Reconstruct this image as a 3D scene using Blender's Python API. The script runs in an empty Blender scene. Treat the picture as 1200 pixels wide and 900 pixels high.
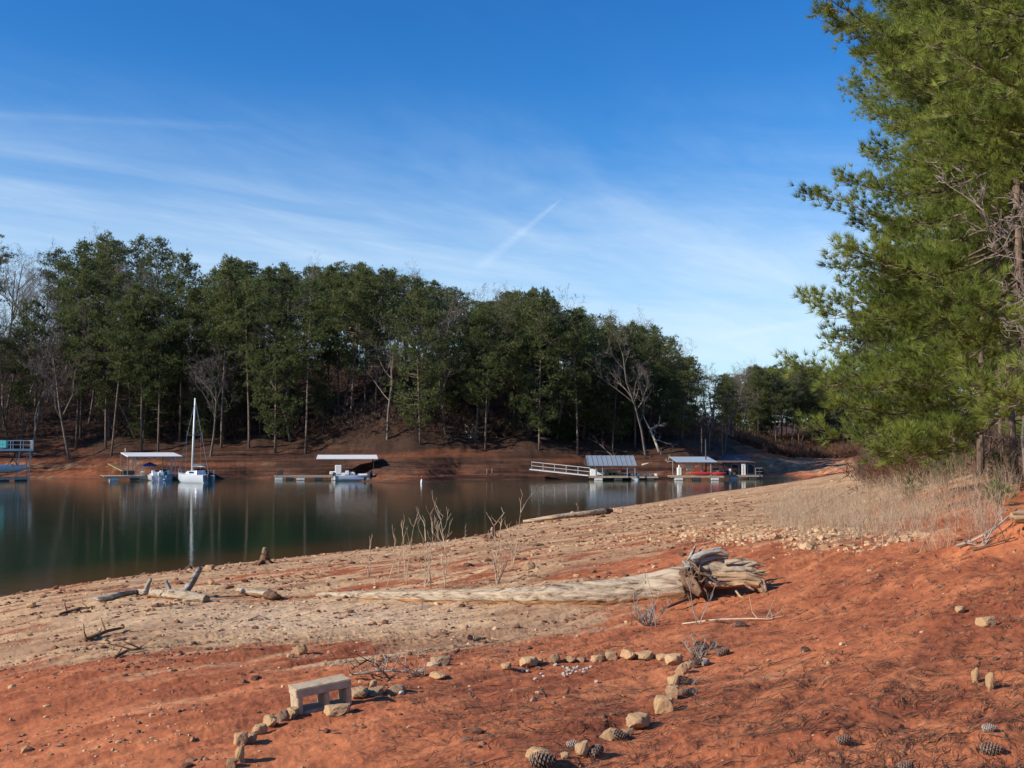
import bpy, math, random
import numpy as np
from mathutils import Vector, Matrix

# ------------------------------------------------------------------ camera, light, exposure
scene = bpy.context.scene
C = scene.collection
F_PX, CX, CY, HOR = 1200.0, 600.0, 450.0, 527.0      # photo 1200x900, horizon row
CAMZ = 4.0
PITCH = math.atan((HOR - CY) / F_PX)
cam_d = bpy.data.cameras.new('camera'); cam = bpy.data.objects.new('camera', cam_d); C.objects.link(cam)
cam_d.sensor_width = 36; cam_d.lens = 36.0; cam_d.clip_start = 0.1; cam_d.clip_end = 6000
cam.location = (0, 0, CAMZ); cam.rotation_euler = (math.pi / 2 + PITCH, 0, 0)
scene.camera = cam

SUN_EL, SUN_AZ = math.radians(29), math.radians(24)       # light travels towards +x, turned SUN_AZ towards +y
trav = Vector((math.cos(SUN_AZ) * math.cos(SUN_EL), math.sin(SUN_AZ) * math.cos(SUN_EL), -math.sin(SUN_EL)))
sd = bpy.data.lights.new('sun', 'SUN'); so = bpy.data.objects.new('sun', sd); C.objects.link(so)
sd.energy = 5.0; sd.angle = math.radians(0.5); sd.color = (1.0, 0.90, 0.76)
so.rotation_euler = trav.to_track_quat('-Z', 'Y').to_euler()
scene.view_settings.view_transform = 'Standard'; scene.view_settings.look = 'None'
scene.view_settings.exposure = 0.38; scene.view_settings.gamma = 1.0
scene.view_settings.use_curve_mapping = False

def N(nt, typ, ins=None, **kw):
    n = nt.nodes.new(typ)
    for k, v in kw.items(): setattr(n, k, v)
    for k, v in (ins or {}).items():
        s = n.inputs[k]
        if isinstance(v, bpy.types.NodeSocket): nt.links.new(v, s)
        elif isinstance(v, bpy.types.Node): nt.links.new(v.outputs[0], s)
        else: s.default_value = v
    return n
def M_(nt, op, a, b=0.0, c=0.0, clamp=False):
    n = N(nt, 'ShaderNodeMath', operation=op); n.use_clamp = clamp
    for i, x in enumerate((a, b, c)):
        if isinstance(x, bpy.types.NodeSocket): nt.links.new(x, n.inputs[i])
        else: n.inputs[i].default_value = x
    return n.outputs[0]
def MR(nt, x, a, b, c=0.0, d=1.0, smooth=True):
    n = N(nt, 'ShaderNodeMapRange'); n.interpolation_type = 'SMOOTHSTEP' if smooth else 'LINEAR'
    nt.links.new(x, n.inputs[0])
    for i, q in enumerate((a, b, c, d)): n.inputs[i + 1].default_value = q
    return n.outputs[0]
def MIX(nt, f, a, b, mode='MIX'):
    n = N(nt, 'ShaderNodeMix', data_type='RGBA', blend_type=mode)
    for s, x in ((n.inputs[0], f), (n.inputs[6], a), (n.inputs[7], b)):
        if isinstance(x, bpy.types.NodeSocket): nt.links.new(x, s)
        else: s.default_value = x if not isinstance(x, tuple) or len(x) == 4 else (*x, 1)
    return n.outputs[2]
def VM(nt, op, a, b=(0, 0, 0)):
    n = N(nt, 'ShaderNodeVectorMath', operation=op)
    for i, x in enumerate((a, b)):
        if isinstance(x, bpy.types.NodeSocket): nt.links.new(x, n.inputs[i])
        else: n.inputs[i].default_value = x
    return n
def RAMP(nt, x, stops):
    n = N(nt, 'ShaderNodeValToRGB'); nt.links.new(x, n.inputs[0]); cr = n.color_ramp
    while len(cr.elements) < len(stops): cr.elements.new(0.5)
    for e, (p, c) in zip(cr.elements, stops): e.position = p; e.color = (*c, 1)
    return n.outputs[0]

def pix_dir(u, v):
    x = (u - CX) / F_PX; y = (CY - v) / F_PX
    c, s = math.cos(PITCH), math.sin(PITCH)
    return Vector((x, c - y * s, s + y * c))
def W(u, v, Y):
    d = pix_dir(u, v); t = Y / d.y
    return Vector((d.x * t, Y, CAMZ + d.z * t))

# ------------------------------------------------------------------ sky
wd = bpy.data.worlds.new('World'); scene.world = wd; wd.use_nodes = True
nt = wd.node_tree; nt.nodes.clear()
sky = N(nt, 'ShaderNodeTexSky', sky_type='NISHITA', sun_disc=False)
sky.sun_elevation = SUN_EL
sky.sun_rotation = math.atan2(-trav.x, -trav.y) % (2 * math.pi)
sky.altitude = 300; sky.air_density = 1.0; sky.dust_density = 0.3; sky.ozone_density = 2.5
tc = N(nt, 'ShaderNodeTexCoord'); dirv = tc.outputs['Generated']
sx = N(nt, 'ShaderNodeSeparateXYZ', {0: dirv})
el = sx.outputs[2]
hsv = N(nt, 'ShaderNodeHueSaturation', {'Color': sky.outputs[0], 'Hue': 0.5, 'Saturation': 1.32, 'Value': 1.0})
tint = MIX(nt, 1.0, hsv.outputs[0], RAMP(nt, MR(nt, el, 0.0, 0.45, smooth=False),
      [(0.0, (0.75, 0.97, 1.12)), (0.35, (0.76, 1.08, 1.25)), (0.65, (0.62, 1.06, 1.32)), (1.0, (0.43, 0.95, 1.30))]), 'MULTIPLY')
# cirrus: stretched, curved fibres on a high flat layer
den = M_(nt, 'ADD', el, 0.10)
cp = N(nt, 'ShaderNodeCombineXYZ', {0: M_(nt, 'DIVIDE', sx.outputs[0], den), 1: M_(nt, 'DIVIDE', sx.outputs[1], den), 2: 0.0})
def ROTSC(nt, v, rz, sc, loc=(0, 0, 0)):
    a = N(nt, 'ShaderNodeMapping', {0: v, 'Rotation': (0, 0, rz), 'Location': loc})
    return N(nt, 'ShaderNodeMapping', {0: a.outputs[0], 'Scale': sc})
mp = ROTSC(nt, cp.outputs[0], math.radians(-30), (0.55, 0.95, 1))
big = N(nt, 'ShaderNodeTexNoise', {'Vector': mp.outputs[0], 'Scale': 0.9, 'Detail': 5.0, 'Roughness': 0.62, 'Distortion': 0.9})
mp2 = ROTSC(nt, cp.outputs[0], math.radians(-50), (0.45, 1.4, 1), (3, 7, 0))
fine = N(nt, 'ShaderNodeTexNoise', {'Vector': mp2.outputs[0], 'Scale': 2.6, 'Detail': 8.0, 'Roughness': 0.66, 'Distortion': 0.5})
m1 = MR(nt, big.outputs[0], 0.28, 0.60)
m2 = MR(nt, fine.outputs[0], 0.30, 0.80)
band = MR(nt, el, 0.36, 0.17)
cl = M_(nt, 'MULTIPLY', M_(nt, 'MULTIPLY', m1, M_(nt, 'ADD', M_(nt, 'MULTIPLY', m2, 0.6), 0.4)), M_(nt, 'ADD', M_(nt, 'MULTIPLY', band, 0.92), 0.03))
lowv = MR(nt, el, 0.31, 0.04, 0.0, 0.54)
cl = M_(nt, 'MULTIPLY', cl, 0.58)
cl = M_(nt, 'ADD', cl, M_(nt, 'MULTIPLY', lowv, M_(nt, 'SUBTRACT', 1.0, cl)))
def contrail(A, B, w0, w1, s, cl):
    a = pix_dir(*A).normalized(); b = pix_dir(*B).normalized()
    n = a.cross(b).normalized(); t = (b - a); L = t.length; t.normalize()
    dn = M_(nt, 'ABSOLUTE', VM(nt, 'DOT_PRODUCT', dirv, tuple(n)).outputs['Value'])
    al = M_(nt, 'DIVIDE', M_(nt, 'SUBTRACT', VM(nt, 'DOT_PRODUCT', dirv, tuple(t)).outputs['Value'], a.dot(t)), L)
    wid = M_(nt, 'ADD', M_(nt, 'MULTIPLY', al, w1 - w0), w0)
    g = M_(nt, 'SUBTRACT', 1.0, M_(nt, 'DIVIDE', dn, wid), clamp=True)
    e = M_(nt, 'MULTIPLY', MR(nt, al, -0.15, 0.15), MR(nt, al, 1.05, 0.9))
    g = M_(nt, 'MULTIPLY', M_(nt, 'MULTIPLY', g, e), M_(nt, 'ADD', M_(nt, 'MULTIPLY', fine.outputs[0], s), s * 0.25))
    return M_(nt, 'ADD', cl, g, clamp=True)
cl = contrail((560, 315), (657, 234), 0.0085, 0.0018, 0.17, cl)
cl = contrail((-80, 130), (290, 150), 0.004, 0.006, 0.07, cl)
cl = contrail((840, 395), (990, 370), 0.005, 0.004, 0.13, cl)
skyc = MIX(nt, cl, tint, (6.2, 7.3, 8.3, 1))
bg = N(nt, 'ShaderNodeBackground', {0: skyc, 1: 0.10})
out = N(nt, 'ShaderNodeOutputWorld', {0: bg.outputs[0]})

# ------------------------------------------------------------------ noise
rng = np.random.default_rng(7); random.seed(7)
_perm = rng.permutation(512).astype(np.int64)
def _h(i, j): return _perm[(_perm[i & 511] + j) & 511]
_ang = rng.uniform(0, 2 * np.pi, 512); _gx, _gy = np.cos(_ang), np.sin(_ang)
def pn(x, y):
    xi = np.floor(x).astype(np.int64); yi = np.floor(y).astype(np.int64)
    xf = x - xi; yf = y - yi
    u = xf * xf * xf * (xf * (xf * 6 - 15) + 10); v = yf * yf * yf * (yf * (yf * 6 - 15) + 10)
    def g(a, b, dx, dy):
        h = _h(a, b); return _gx[h] * dx + _gy[h] * dy
    n00 = g(xi, yi, xf, yf); n10 = g(xi + 1, yi, xf - 1, yf)
    n01 = g(xi, yi + 1, xf, yf - 1); n11 = g(xi + 1, yi + 1, xf - 1, yf - 1)
    a = n00 + u * (n10 - n00); b = n01 + u * (n11 - n01)
    return (a + v * (b - a)) * 1.5
def fbm(x, y, o=4, r=0.5):
    s = 0; a = 1.0
    for k in range(o):
        s = s + a * pn(x + 17.3 * k, y - 9.1 * k); x = x * 2.03; y = y * 2.03; a *= r
    return s
def sstep(a, b, x):
    t = np.clip((x - a) / (b - a), 0, 1); return t * t * (3 - 2 * t)

# ------------------------------------------------------------------ terrain from surveyed points
def pol(x, y): return np.arctan2(x, y) * 3.0, np.log(np.maximum(np.hypot(x, y), 0.8))
class TPS:
    def __init__(self, pts, vals, lam=1e-3):
        self.p = np.array(pts, float); n = len(pts)
        K = self._k(self.p[:, None, 0] - self.p[None, :, 0], self.p[:, None, 1] - self.p[None, :, 1]) + lam * np.eye(n)
        P = np.c_[np.ones(n), self.p]
        A = np.block([[K, P], [P.T, np.zeros((3, 3))]])
        s = np.linalg.solve(A, np.r_[np.array(vals, float), 0, 0, 0]); self.w = s[:n]; self.a = s[n:]
    def _k(self, dx, dy):
        r2 = dx * dx + dy * dy; return 0.5 * r2 * np.log(r2 + 1e-9)
    def __call__(self, a, b):
        a = np.asarray(a, float); b = np.asarray(b, float); o = np.zeros(a.shape) + self.a[0] + self.a[1] * a + self.a[2] * b
        for w, (px, py) in zip(self.w, self.p): o += w * self._k(a - px, b - py)
        return o
cps = []      # (x, y, z)
def cp_pix(u, v, Y): p = W(u, v, Y); cps.append((p.x, p.y, p.z))
def cp_z(u, Y, z): cps.append(((u - CX) / F_PX * Y, Y, z))
def Yw(v): return CAMZ * F_PX / (v - HOR)
shore_near = [(0, 699), (130, 677), (240, 664), (310, 656), (380, 648), (460, 640), (520, 633), (580, 622), (640, 605), (700, 597), (800, 582), (880, 571), (935, 563)]
for u, v in shore_near:
    cp_z(u, Yw(v), 0.0); Y = Yw(v)
    cp_z(u - 30, Y * 1.10, -0.55)
for u, Y, z in [(-300, 19, 0), (-700, 13.5, 0), (-330, 23, -.7), (-900, 20, -1), (-200, 60, -3), (100, 80, -3), (300, 80, -3), (500, 90, -3), (650, 105, -2.5), (0, 110, -3), (-600, 60, -3), (780, 125, -1.5), (-300, 100, -2.5)]: cp_z(u, Y, z)
for u, v, Y in [(1200, 900, 4.9), (900, 900, 5.0), (600, 900, 5.2), (300, 900, 5.8), (0, 900, 6.5), (-200, 900, 7.5), (370, 836, 7.4), (0, 800, 10.5), (200, 800, 9.3), (0, 740, 17), (300, 700, 20), (200, 730, 15.5),
                (450, 702, 18.3), (880, 703, 13.5), (640, 780, 9.7), (780, 772, 9.6), (600, 705, 16.2), (600, 655, 25), (760, 640, 24), (900, 640, 19), (1000, 640, 17.3), (750, 850, 6.6),
                (900, 600, 44), (800, 605, 44), (1000, 575, 56), (1000, 553, 90), (1050, 600, 27), (1170, 556, 31), (1200, 580, 22), (1200, 640, 12.8), (1200, 700, 9.4), (1050, 700, 10.8), (1200, 800, 6.6), (900, 780, 8.3), (1100, 548, 55), (1300, 560, 24), (1500, 600, 16)]: cp_pix(u, v, Y)
far_shore = [(-500, 105), (-200, 128), (0, 147), (150, 146), (300, 144), (400, 138), (462, 124), (500, 127), (540, 137), (620, 141), (700, 145), (800, 146), (880, 153), (925, 158), (950, 142)]
for u, Y in far_shore: cp_z(u, Y, 0.0)
for u, Y in far_shore[:-2]: cp_z(u - 5, Y * 0.93, -0.9)
crest = {-500: 24, -200: 26, 0: 25, 100: 26, 200: 26, 350: 23, 450: 21, 600: 19.5, 700: 15.5, 800: 10.5, 850: 7.0}
for u, Y in far_shore[:-3]:
    cp_z(u, (max(Y, 134) + 10 if not 390 < u < 550 else 149) if u > -100 else Y + 10, 5.2)
    if 390 < u < 550: cp_z(u, Y + 7, 1.3)
    cp_z(u, Y + 11 + 19 if u > -100 else Y + 30, 9.5 if u < 650 else 6.5)
for u, z in crest.items(): cp_z(u, 215, z); cp_z(u, 300, z * 0.9 + 1)
for u, Y, z in [(895, 175, .8), (960, 175, 1.4), (960, 200, 1.8), (930, 235, 3.5), (930, 262, 6.4), (900, 330, 10), (1000, 330, 14), (1000, 240, 4.5), (1100, 120, 3.6), (1150, 200, 5), (1400, 60, 4.6), (1400, 150, 6), (1050, 170, 3.0), (500, 800, 20), (0, 800, 20), (1000, 800, 22)]: cp_z(u, Y, z)
for a, r, z in [(70, 6, 2.9), (110, 6, 2.9), (180, 6, 2.8), (-110, 6, 2.3), (-70, 6, 1.9), (180, 40, 4.5), (110, 40, 4.2), (-110, 40, 2.5), (-75, 40, -1.5), (0, .9, 2.4), (90, 1, 2.4), (-90, 1, 2.4), (180, 300, 12), (90, 300, 8), (-90, 300, 8), (-90, 100, 1), (0, 3, 2.42), (-50, 3, 2.35), (50, 3, 2.45)]:
    cps.append((r * math.sin(math.radians(a)), r * math.cos(math.radians(a)), z))
_c = np.array(cps); _a, _b = pol(_c[:, 0], _c[:, 1])
tps = TPS(list(zip(_a, _b)), _c[:, 2])
SD = np.array([0.65, 0.76]); SD /= np.hypot(*SD)         # run of the near shore
def detail(x, y):
    r = np.hypot(x, y)
    s = x * SD[0] + y * SD[1]; t = -x * SD[1] + y * SD[0]
    near = sstep(90, 40, r)
    m = 0.060 * fbm(s * 0.22, t * 0.55, 3) + 0.020 * fbm(s * 1.1, t * 2.6, 3)
    rid = 1 - np.abs(pn(s * 0.55 + 4, t * 1.9)); rid = sstep(0.72, 1.0, rid)
    m = m - 0.022 * rid * sstep(-.2, .4, pn(x * .3 + 3, y * .3))
    m = m + 0.0085 * fbm(x * 6.5, y * 6.5, 4, 0.6)
    q = fbm(s * 1.6 + 9, t * 5.2, 3, .55); m = m + (0.012 * sstep(0.05, 0.22, q) - .006) * sstep(-.25, .35, pn(x * .22, y * .22))
    q2 = fbm(s * 3.2 - 5, t * 8 + 2, 3, .55); m = m + 0.006 * sstep(0.0, 0.15, q2) * sstep(-.1, .3, pn(x * .4 + 3, y * .4))
    far = (0.35 * fbm(x * 0.10, y * 0.10, 4) + .10 * fbm(x * .45, y * 1.3, 4, .6)) * sstep(95, 150, r)
    return m * (0.4 + 0.6 * near) + far
def height(x, y):
    x = np.asarray(x, float); y = np.asarray(y, float)
    a, b = pol(x, y); h = tps(a, b)
    h = np.where(h > 24 + 4, 28 + 0 * h, h)
    d = detail(x, y); edge = np.clip(0.25 + np.abs(h) * 1.2, 0, 1)
    # eroded mound at the right edge
    mx, my = 6.75, 13.1
    h = h + 0.42 * np.exp(-(((x - mx) / 0.75) ** 2 + ((y - my) / 0.7) ** 2))
    far = sstep(100, 125, np.hypot(x, y)); ph = h * 7.0 + 1.2 * pn(x * .05, y * .05)      # stepped waterlines on the drawn-down bank
    h = h + far * sstep(7, 4, h) * sstep(.05, .4, h) * (.10 * np.sin(ph) + .05 * np.sin(ph * 2.3 + 1))
    return h + d * edge
def hz(x, y): return float(height(np.array([x]), np.array([y]))[0])
_ts = np.exp(np.linspace(math.log(3.0), math.log(420), 1500))
def G(u, v):
    d = pix_dir(u, v); x = d.x * _ts; y = d.y * _ts; z = CAMZ + d.z * _ts
    hh = np.maximum(height(x, y), 0); k = np.argmax(z < hh)
    if not (z < hh).any(): k = len(_ts) - 1
    if k == 0: k = 1
    g0 = z[k - 1] - hh[k - 1]; g1 = z[k] - hh[k]; f = g0 / (g0 - g1 + 1e-9)
    t = _ts[k - 1] + f * (_ts[k] - _ts[k - 1])
    return Vector((d.x * t, d.y * t, CAMZ + d.z * t))
def project(x, y, z):
    c, s = math.cos(PITCH), math.sin(PITCH)
    dz = z - CAMZ; dep = y * c + dz * s; up = -y * s + dz * c
    return CX + F_PX * x / dep, CY - F_PX * up / dep, dep

# ------------------------------------------------------------------ object helpers
def mesh_np(name, V, Fc, mat, parent=None, smooth=False, attrs=None):
    """Fc: (n,3) or (n,4) int array"""
    me = bpy.data.meshes.new(name); V = np.asarray(V, np.float32); Fc = np.asarray(Fc, np.int32); k = Fc.shape[1]
    me.vertices.add(len(V)); me.vertices.foreach_set('co', V.ravel())
    me.loops.add(Fc.size); me.loops.foreach_set('vertex_index', Fc.ravel())
    me.polygons.add(len(Fc)); me.polygons.foreach_set('loop_start', np.arange(0, Fc.size, k, dtype=np.int32))
    me.polygons.foreach_set('loop_total', np.full(len(Fc), k, np.int32))
    me.polygons.foreach_set('use_smooth', np.full(len(Fc), smooth))
    for an, arr in (attrs or {}).items():
        at = me.attributes.new(an, 'FLOAT', 'POINT'); at.data.foreach_set('value', np.asarray(arr, np.float32))
    me.materials.append(mat); me.update(calc_edges=True)
    o = bpy.data.objects.new(name, me); C.objects.link(o)
    if parent: o.parent = parent
    return o
class MB:
    def __init__(s): s.v = []; s.f = []; s.sm = []
    def add(s, vs, fs, smooth=False):
        b = len(s.v); s.v += [tuple(p) for p in vs]; s.f += [tuple(b + i for i in f) for f in fs]; s.sm += [smooth] * len(fs)
    def box(s, c, d, rot=None, jit=0):
        vs = []
        for sx_ in (-1, 1):
            for sy in (-1, 1):
                for sz in (-1, 1):
                    p = Vector((sx_ * d[0] / 2, sy * d[1] / 2, sz * d[2] / 2))
                    if jit: p += Vector([random.uniform(-jit, jit) for _ in range(3)])
                    if rot is not None: p = rot @ p
                    vs.append(p + Vector(c))
        s.add(vs, [(0, 1, 3, 2), (4, 6, 7, 5), (0, 4, 5, 1), (2, 3, 7, 6), (0, 2, 6, 4), (1, 5, 7, 3)]); return s
    def beam(s, a, b, w, h=None):
        a = Vector(a); b = Vector(b); d = b - a; h = h or w
        s.box((a + b) / 2, (w, h, d.length), d.to_track_quat('Z', 'Y').to_matrix()); return s
    def tube(s, pts, rad, n=6, cap=True, wob=0.0, seed=0):
        pts = [Vector(p) for p in pts]; ring = []; vs = []; fs = []
        rr = random.Random(seed); up = None
        for i, p in enumerate(pts):
            t = (pts[min(i + 1, len(pts) - 1)] - pts[max(i - 1, 0)])
            if t.length < 1e-9: t = Vector((0, 0, 1))
            t.normalize()
            if up is None:
                up = Vector((0, 0, 1)) if abs(t.z) < 0.9 else Vector((1, 0, 0))
            a = t.cross(up).normalized(); b = a.cross(t).normalized(); up = b
            r = rad[i] if hasattr(rad, '__len__') else rad
            for k in range(n):
                th = 2 * math.pi * k / n; q = r * (1 + (rr.uniform(-wob, wob) if wob else 0))
                vs.append(p + a * math.cos(th) * q + b * math.sin(th) * q)
        for i in range(len(pts) - 1):
            for k in range(n):
                k2 = (k + 1) % n; fs.append((i * n + k, i * n + k2, (i + 1) * n + k2, (i + 1) * n + k))
        if cap and n > 2: fs.append(tuple(range(n))[::-1]); fs.append(tuple((len(pts) - 1) * n + k for k in range(n)))
        s.add(vs, fs, n > 4); return s
    def build(s, name, mat, parent=None, bevel=0):
        me = bpy.data.meshes.new(name); me.from_pydata(s.v, [], s.f); me.materials.append(mat)
        me.polygons.foreach_set('use_smooth', s.sm); me.update()
        o = bpy.data.objects.new(name, me); C.objects.link(o)
        if parent: o.parent = parent
        if bevel:
            m = o.modifiers.new('bevel', 'BEVEL'); m.width = bevel; m.segments = 2; m.limit_method = 'ANGLE'
        return o
def tag(o, label=None, cat=None, group=None, kind=None):
    if label: o['label'] = label
    if cat: o['category'] = cat
    if group: o['group'] = group
    if kind: o['kind'] = kind
    return o
def thing(name, label, cat, loc=(0, 0, 0), rz=0, group=None):
    o = bpy.data.objects.new(name, None); C.objects.link(o); o.empty_display_size = 0.1
    o.location = loc; o.rotation_euler = (0, 0, rz); return tag(o, label, cat, group)
def copy_thing(src, kids, label=None, group=None):
    c = src.copy(); C.objects.link(c)
    if label: c['label'] = label
    if group: c['group'] = group
    for k in kids:
        d = k.copy(); C.objects.link(d); d.parent = c
    return c

# ------------------------------------------------------------------ materials
def new_mat(name):
    m = bpy.data.materials.new(name); m.use_nodes = True; nt = m.node_tree; nt.nodes.clear()
    return m, nt
def finish(nt, col, rough=0.9, bump=None, bstr=0.3, bdist=0.02, spec=0.2, metal=0.0, trans=0.0):
    p = N(nt, 'ShaderNodeBsdfPrincipled', {'Base Color': col if not isinstance(col, tuple) else (*col[:3], 1), 'Roughness': rough, 'Specular IOR Level': spec, 'Metallic': metal})
    if bump is not None:
        b = N(nt, 'ShaderNodeBump', {'Height': bump, 'Strength': bstr, 'Distance': bdist}); nt.links.new(b.outputs[0], p.inputs['Normal'])
    sh = p.outputs[0]
    if trans:
        t = N(nt, 'ShaderNodeBsdfTranslucent', {'Color': col if not isinstance(col, tuple) else (*col[:3], 1)})
        mx = N(nt, 'ShaderNodeMixShader', {0: trans, 1: sh, 2: t.outputs[0]}); sh = mx.outputs[0]
    N(nt, 'ShaderNodeOutputMaterial', {0: sh})
def simple(name, c, rough=0.7, var=0.25, scale=4.0, spec=0.3, bstr=0.2, bdist=0.01, stretch=(1, 1, 1), metal=0.0, c2=None):
    m, nt = new_mat(name); t = N(nt, 'ShaderNodeTexCoord')
    mp = N(nt, 'ShaderNodeMapping', {0: t.outputs['Object'], 'Scale': stretch})
    n = N(nt, 'ShaderNodeTexNoise', {'Vector': mp.outputs[0], 'Scale': scale, 'Detail': 6.0, 'Roughness': 0.65})
    f = MR(nt, n.outputs[0], 0.3, 0.7)
    lo = tuple(x * (1 - var) for x in c) if c2 is None else c2
    hi = tuple(min(1, x * (1 + var * .6)) for x in c)
    finish(nt, MIX(nt, f, lo, hi), rough, n.outputs[0], bstr, bdist, spec, metal)
    return m
def foliage(name, c1, c2, trans=0.35):
    m, nt = new_mat(name); t = N(nt, 'ShaderNodeTexCoord'); oi = N(nt, 'ShaderNodeObjectInfo')
    n = N(nt, 'ShaderNodeTexNoise', {'Vector': t.outputs['Object'], 'Scale': 1.1, 'Detail': 4.0})
    f = M_(nt, 'ADD', MR(nt, n.outputs[0], 0.3, 0.7, 0, 0.65), M_(nt, 'MULTIPLY', oi.outputs['Random'], 0.4), clamp=True)
    finish(nt, MIX(nt, f, c1, c2), 0.6, spec=0.25, trans=trans); return m
# ================================================================== ground
m_ground, nt = new_mat('ground_soil')
geo = N(nt, 'ShaderNodeNewGeometry'); pos = geo.outputs['Position']
tanA = N(nt, 'ShaderNodeAttribute', attribute_name='tan').outputs['Fac']
litA = N(nt, 'ShaderNodeAttribute', attribute_name='litter').outputs['Fac']
wetA = N(nt, 'ShaderNodeAttribute', attribute_name='wet').outputs['Fac']
mpS = ROTSC(nt, pos, math.radians(-50), (0.32, 1.0, 1.0))
nA = N(nt, 'ShaderNodeTexNoise', {'Vector': mpS.outputs[0], 'Scale': 1.4, 'Detail': 9.0, 'Roughness': 0.68, 'Distortion': 0.4}).outputs[0]
nB = N(nt, 'ShaderNodeTexNoise', {'Vector': mpS.outputs[0], 'Scale': 9.0, 'Detail': 7.0, 'Roughness': 0.7}).outputs[0]
nC = N(nt, 'ShaderNodeTexNoise', {'Vector': pos, 'Scale': 38.0, 'Detail': 5.0, 'Roughness': 0.7}).outputs[0]
nL = N(nt, 'ShaderNodeTexNoise', {'Vector': mpS.outputs[0], 'Scale': 0.38, 'Detail': 4.0, 'Roughness': .6}).outputs[0]
red = MIX(nt, MR(nt, nA, 0.33, 0.68), (0.275, 0.077, 0.034), (0.51, 0.175, 0.073))
red = MIX(nt, MR(nt, nB, 0.56, 0.72, 0, .7), red, (0.64, 0.29, 0.135))
red = MIX(nt, MR(nt, nB, 0.46, 0.30, 0, .5), red, (0.16, 0.050, 0.032))
tanc = MIX(nt, MR(nt, nA, 0.34, 0.62), (0.29, 0.150, 0.075), (0.56, 0.365, 0.20))
pale = MR(nt, M_(nt, 'ADD', M_(nt, 'MULTIPLY', tanA, 0.55), nB), 0.98, 1.16, 0, 1)
tanc = MIX(nt, pale, tanc, (0.64, 0.45, 0.28))
tanc = MIX(nt, MR(nt, nB, 0.55, 0.66, 0, .85), tanc, (0.20, 0.115, 0.07))
tanc = MIX(nt, MR(nt, nL, 0.50, 0.66, 0, .55), tanc, (0.30, 0.155, 0.09))
tm = M_(nt, 'ADD', M_(nt, 'ADD', tanA, M_(nt, 'MULTIPLY', M_(nt, 'SUBTRACT', nL, 0.5), 1.9)), M_(nt, 'ADD', M_(nt, 'MULTIPLY', M_(nt, 'SUBTRACT', nA, 0.5), 2.2), M_(nt, 'MULTIPLY', M_(nt, 'SUBTRACT', nB, 0.5), 0.9)))
col = MIX(nt, MR(nt, tm, 0.30, 0.70), red, tanc)
col = MIX(nt, MR(nt, nC, 0.60, 0.70, 0, .55), col, (0.60, 0.42, 0.27))
col = MIX(nt, MR(nt, nC, 0.40, 0.33, 0, .6), col, (0.11, 0.045, 0.03))
col = MIX(nt, wetA, col, (0.15, 0.085, 0.055))
hh = M_(nt, 'ADD', M_(nt, 'MULTIPLY', nB, 0.9), M_(nt, 'ADD', M_(nt, 'MULTIPLY', nC, 0.45), M_(nt, 'MULTIPLY', nA, 1.2)))
bankShadeA = N(nt, 'ShaderNodeAttribute', attribute_name='bank').outputs['Fac']
col = MIX(nt, bankShadeA, col, MIX(nt, MR(nt, N(nt, 'ShaderNodeTexNoise', {'Vector': N(nt, 'ShaderNodeMapping', {0: pos, 'Scale': (.07, .25, 2.4)}).outputs[0], 'Scale': 1.0, 'Detail': 7.0, 'Roughness': .7}).outputs[0], 0.42, 0.62), (0.022, 0.012, 0.009), (0.105, 0.048, 0.031)))  # far bank: shade of the trees put into a darker clay colour
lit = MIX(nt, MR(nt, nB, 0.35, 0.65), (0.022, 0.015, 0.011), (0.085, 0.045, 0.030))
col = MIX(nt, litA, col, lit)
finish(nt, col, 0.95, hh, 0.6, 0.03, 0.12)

tanpts = [(0, 695, .7), (200, 675, .75), (350, 660, .8), (0, 720, .75), (100, 730, .95), (0, 765, .6), (0, 800, .18), (0, 880, .08), (200, 780, .28), (200, 830, .12), (120, 755, .8), (250, 720, 1.05), (330, 740, 1.1), (450, 728, 1.15), (550, 735, .95), (620, 715, .85), (500, 752, .7), (400, 765, .5), (300, 770, .35), (300, 870, 0),
          (450, 860, -.15), (560, 780, .15), (680, 740, .05), (640, 820, -.1), (800, 740, -.05), (620, 890, -.15), (900, 700, -.1), (1100, 800, -.15), (1000, 880, -.15), (900, 850, -.15), (1150, 700, -.1), (1000, 660, 0), (850, 655, .12), (700, 660, .38), (550, 668, .45), (420, 680, .55), (420, 655, .7), (560, 640, .7), (700, 610, .85), (700, 630, .6),
          (800, 595, .8), (800, 620, .7), (900, 575, .8), (900, 600, .85), (960, 565, .9), (900, 625, .55), (1000, 600, .6), (1050, 625, .35), (1100, 600, .35), (1150, 640, .05), (1000, 560, .8), (1180, 600, .05), (500, 700, .9)]
tp = []; tv = []
for u, v, t in tanpts:
    p = G(u, v); a, b = pol(p.x, p.y); tp.append((float(a), float(b))); tv.append(t)
tantps = TPS(tp, tv, 0.02)
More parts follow.
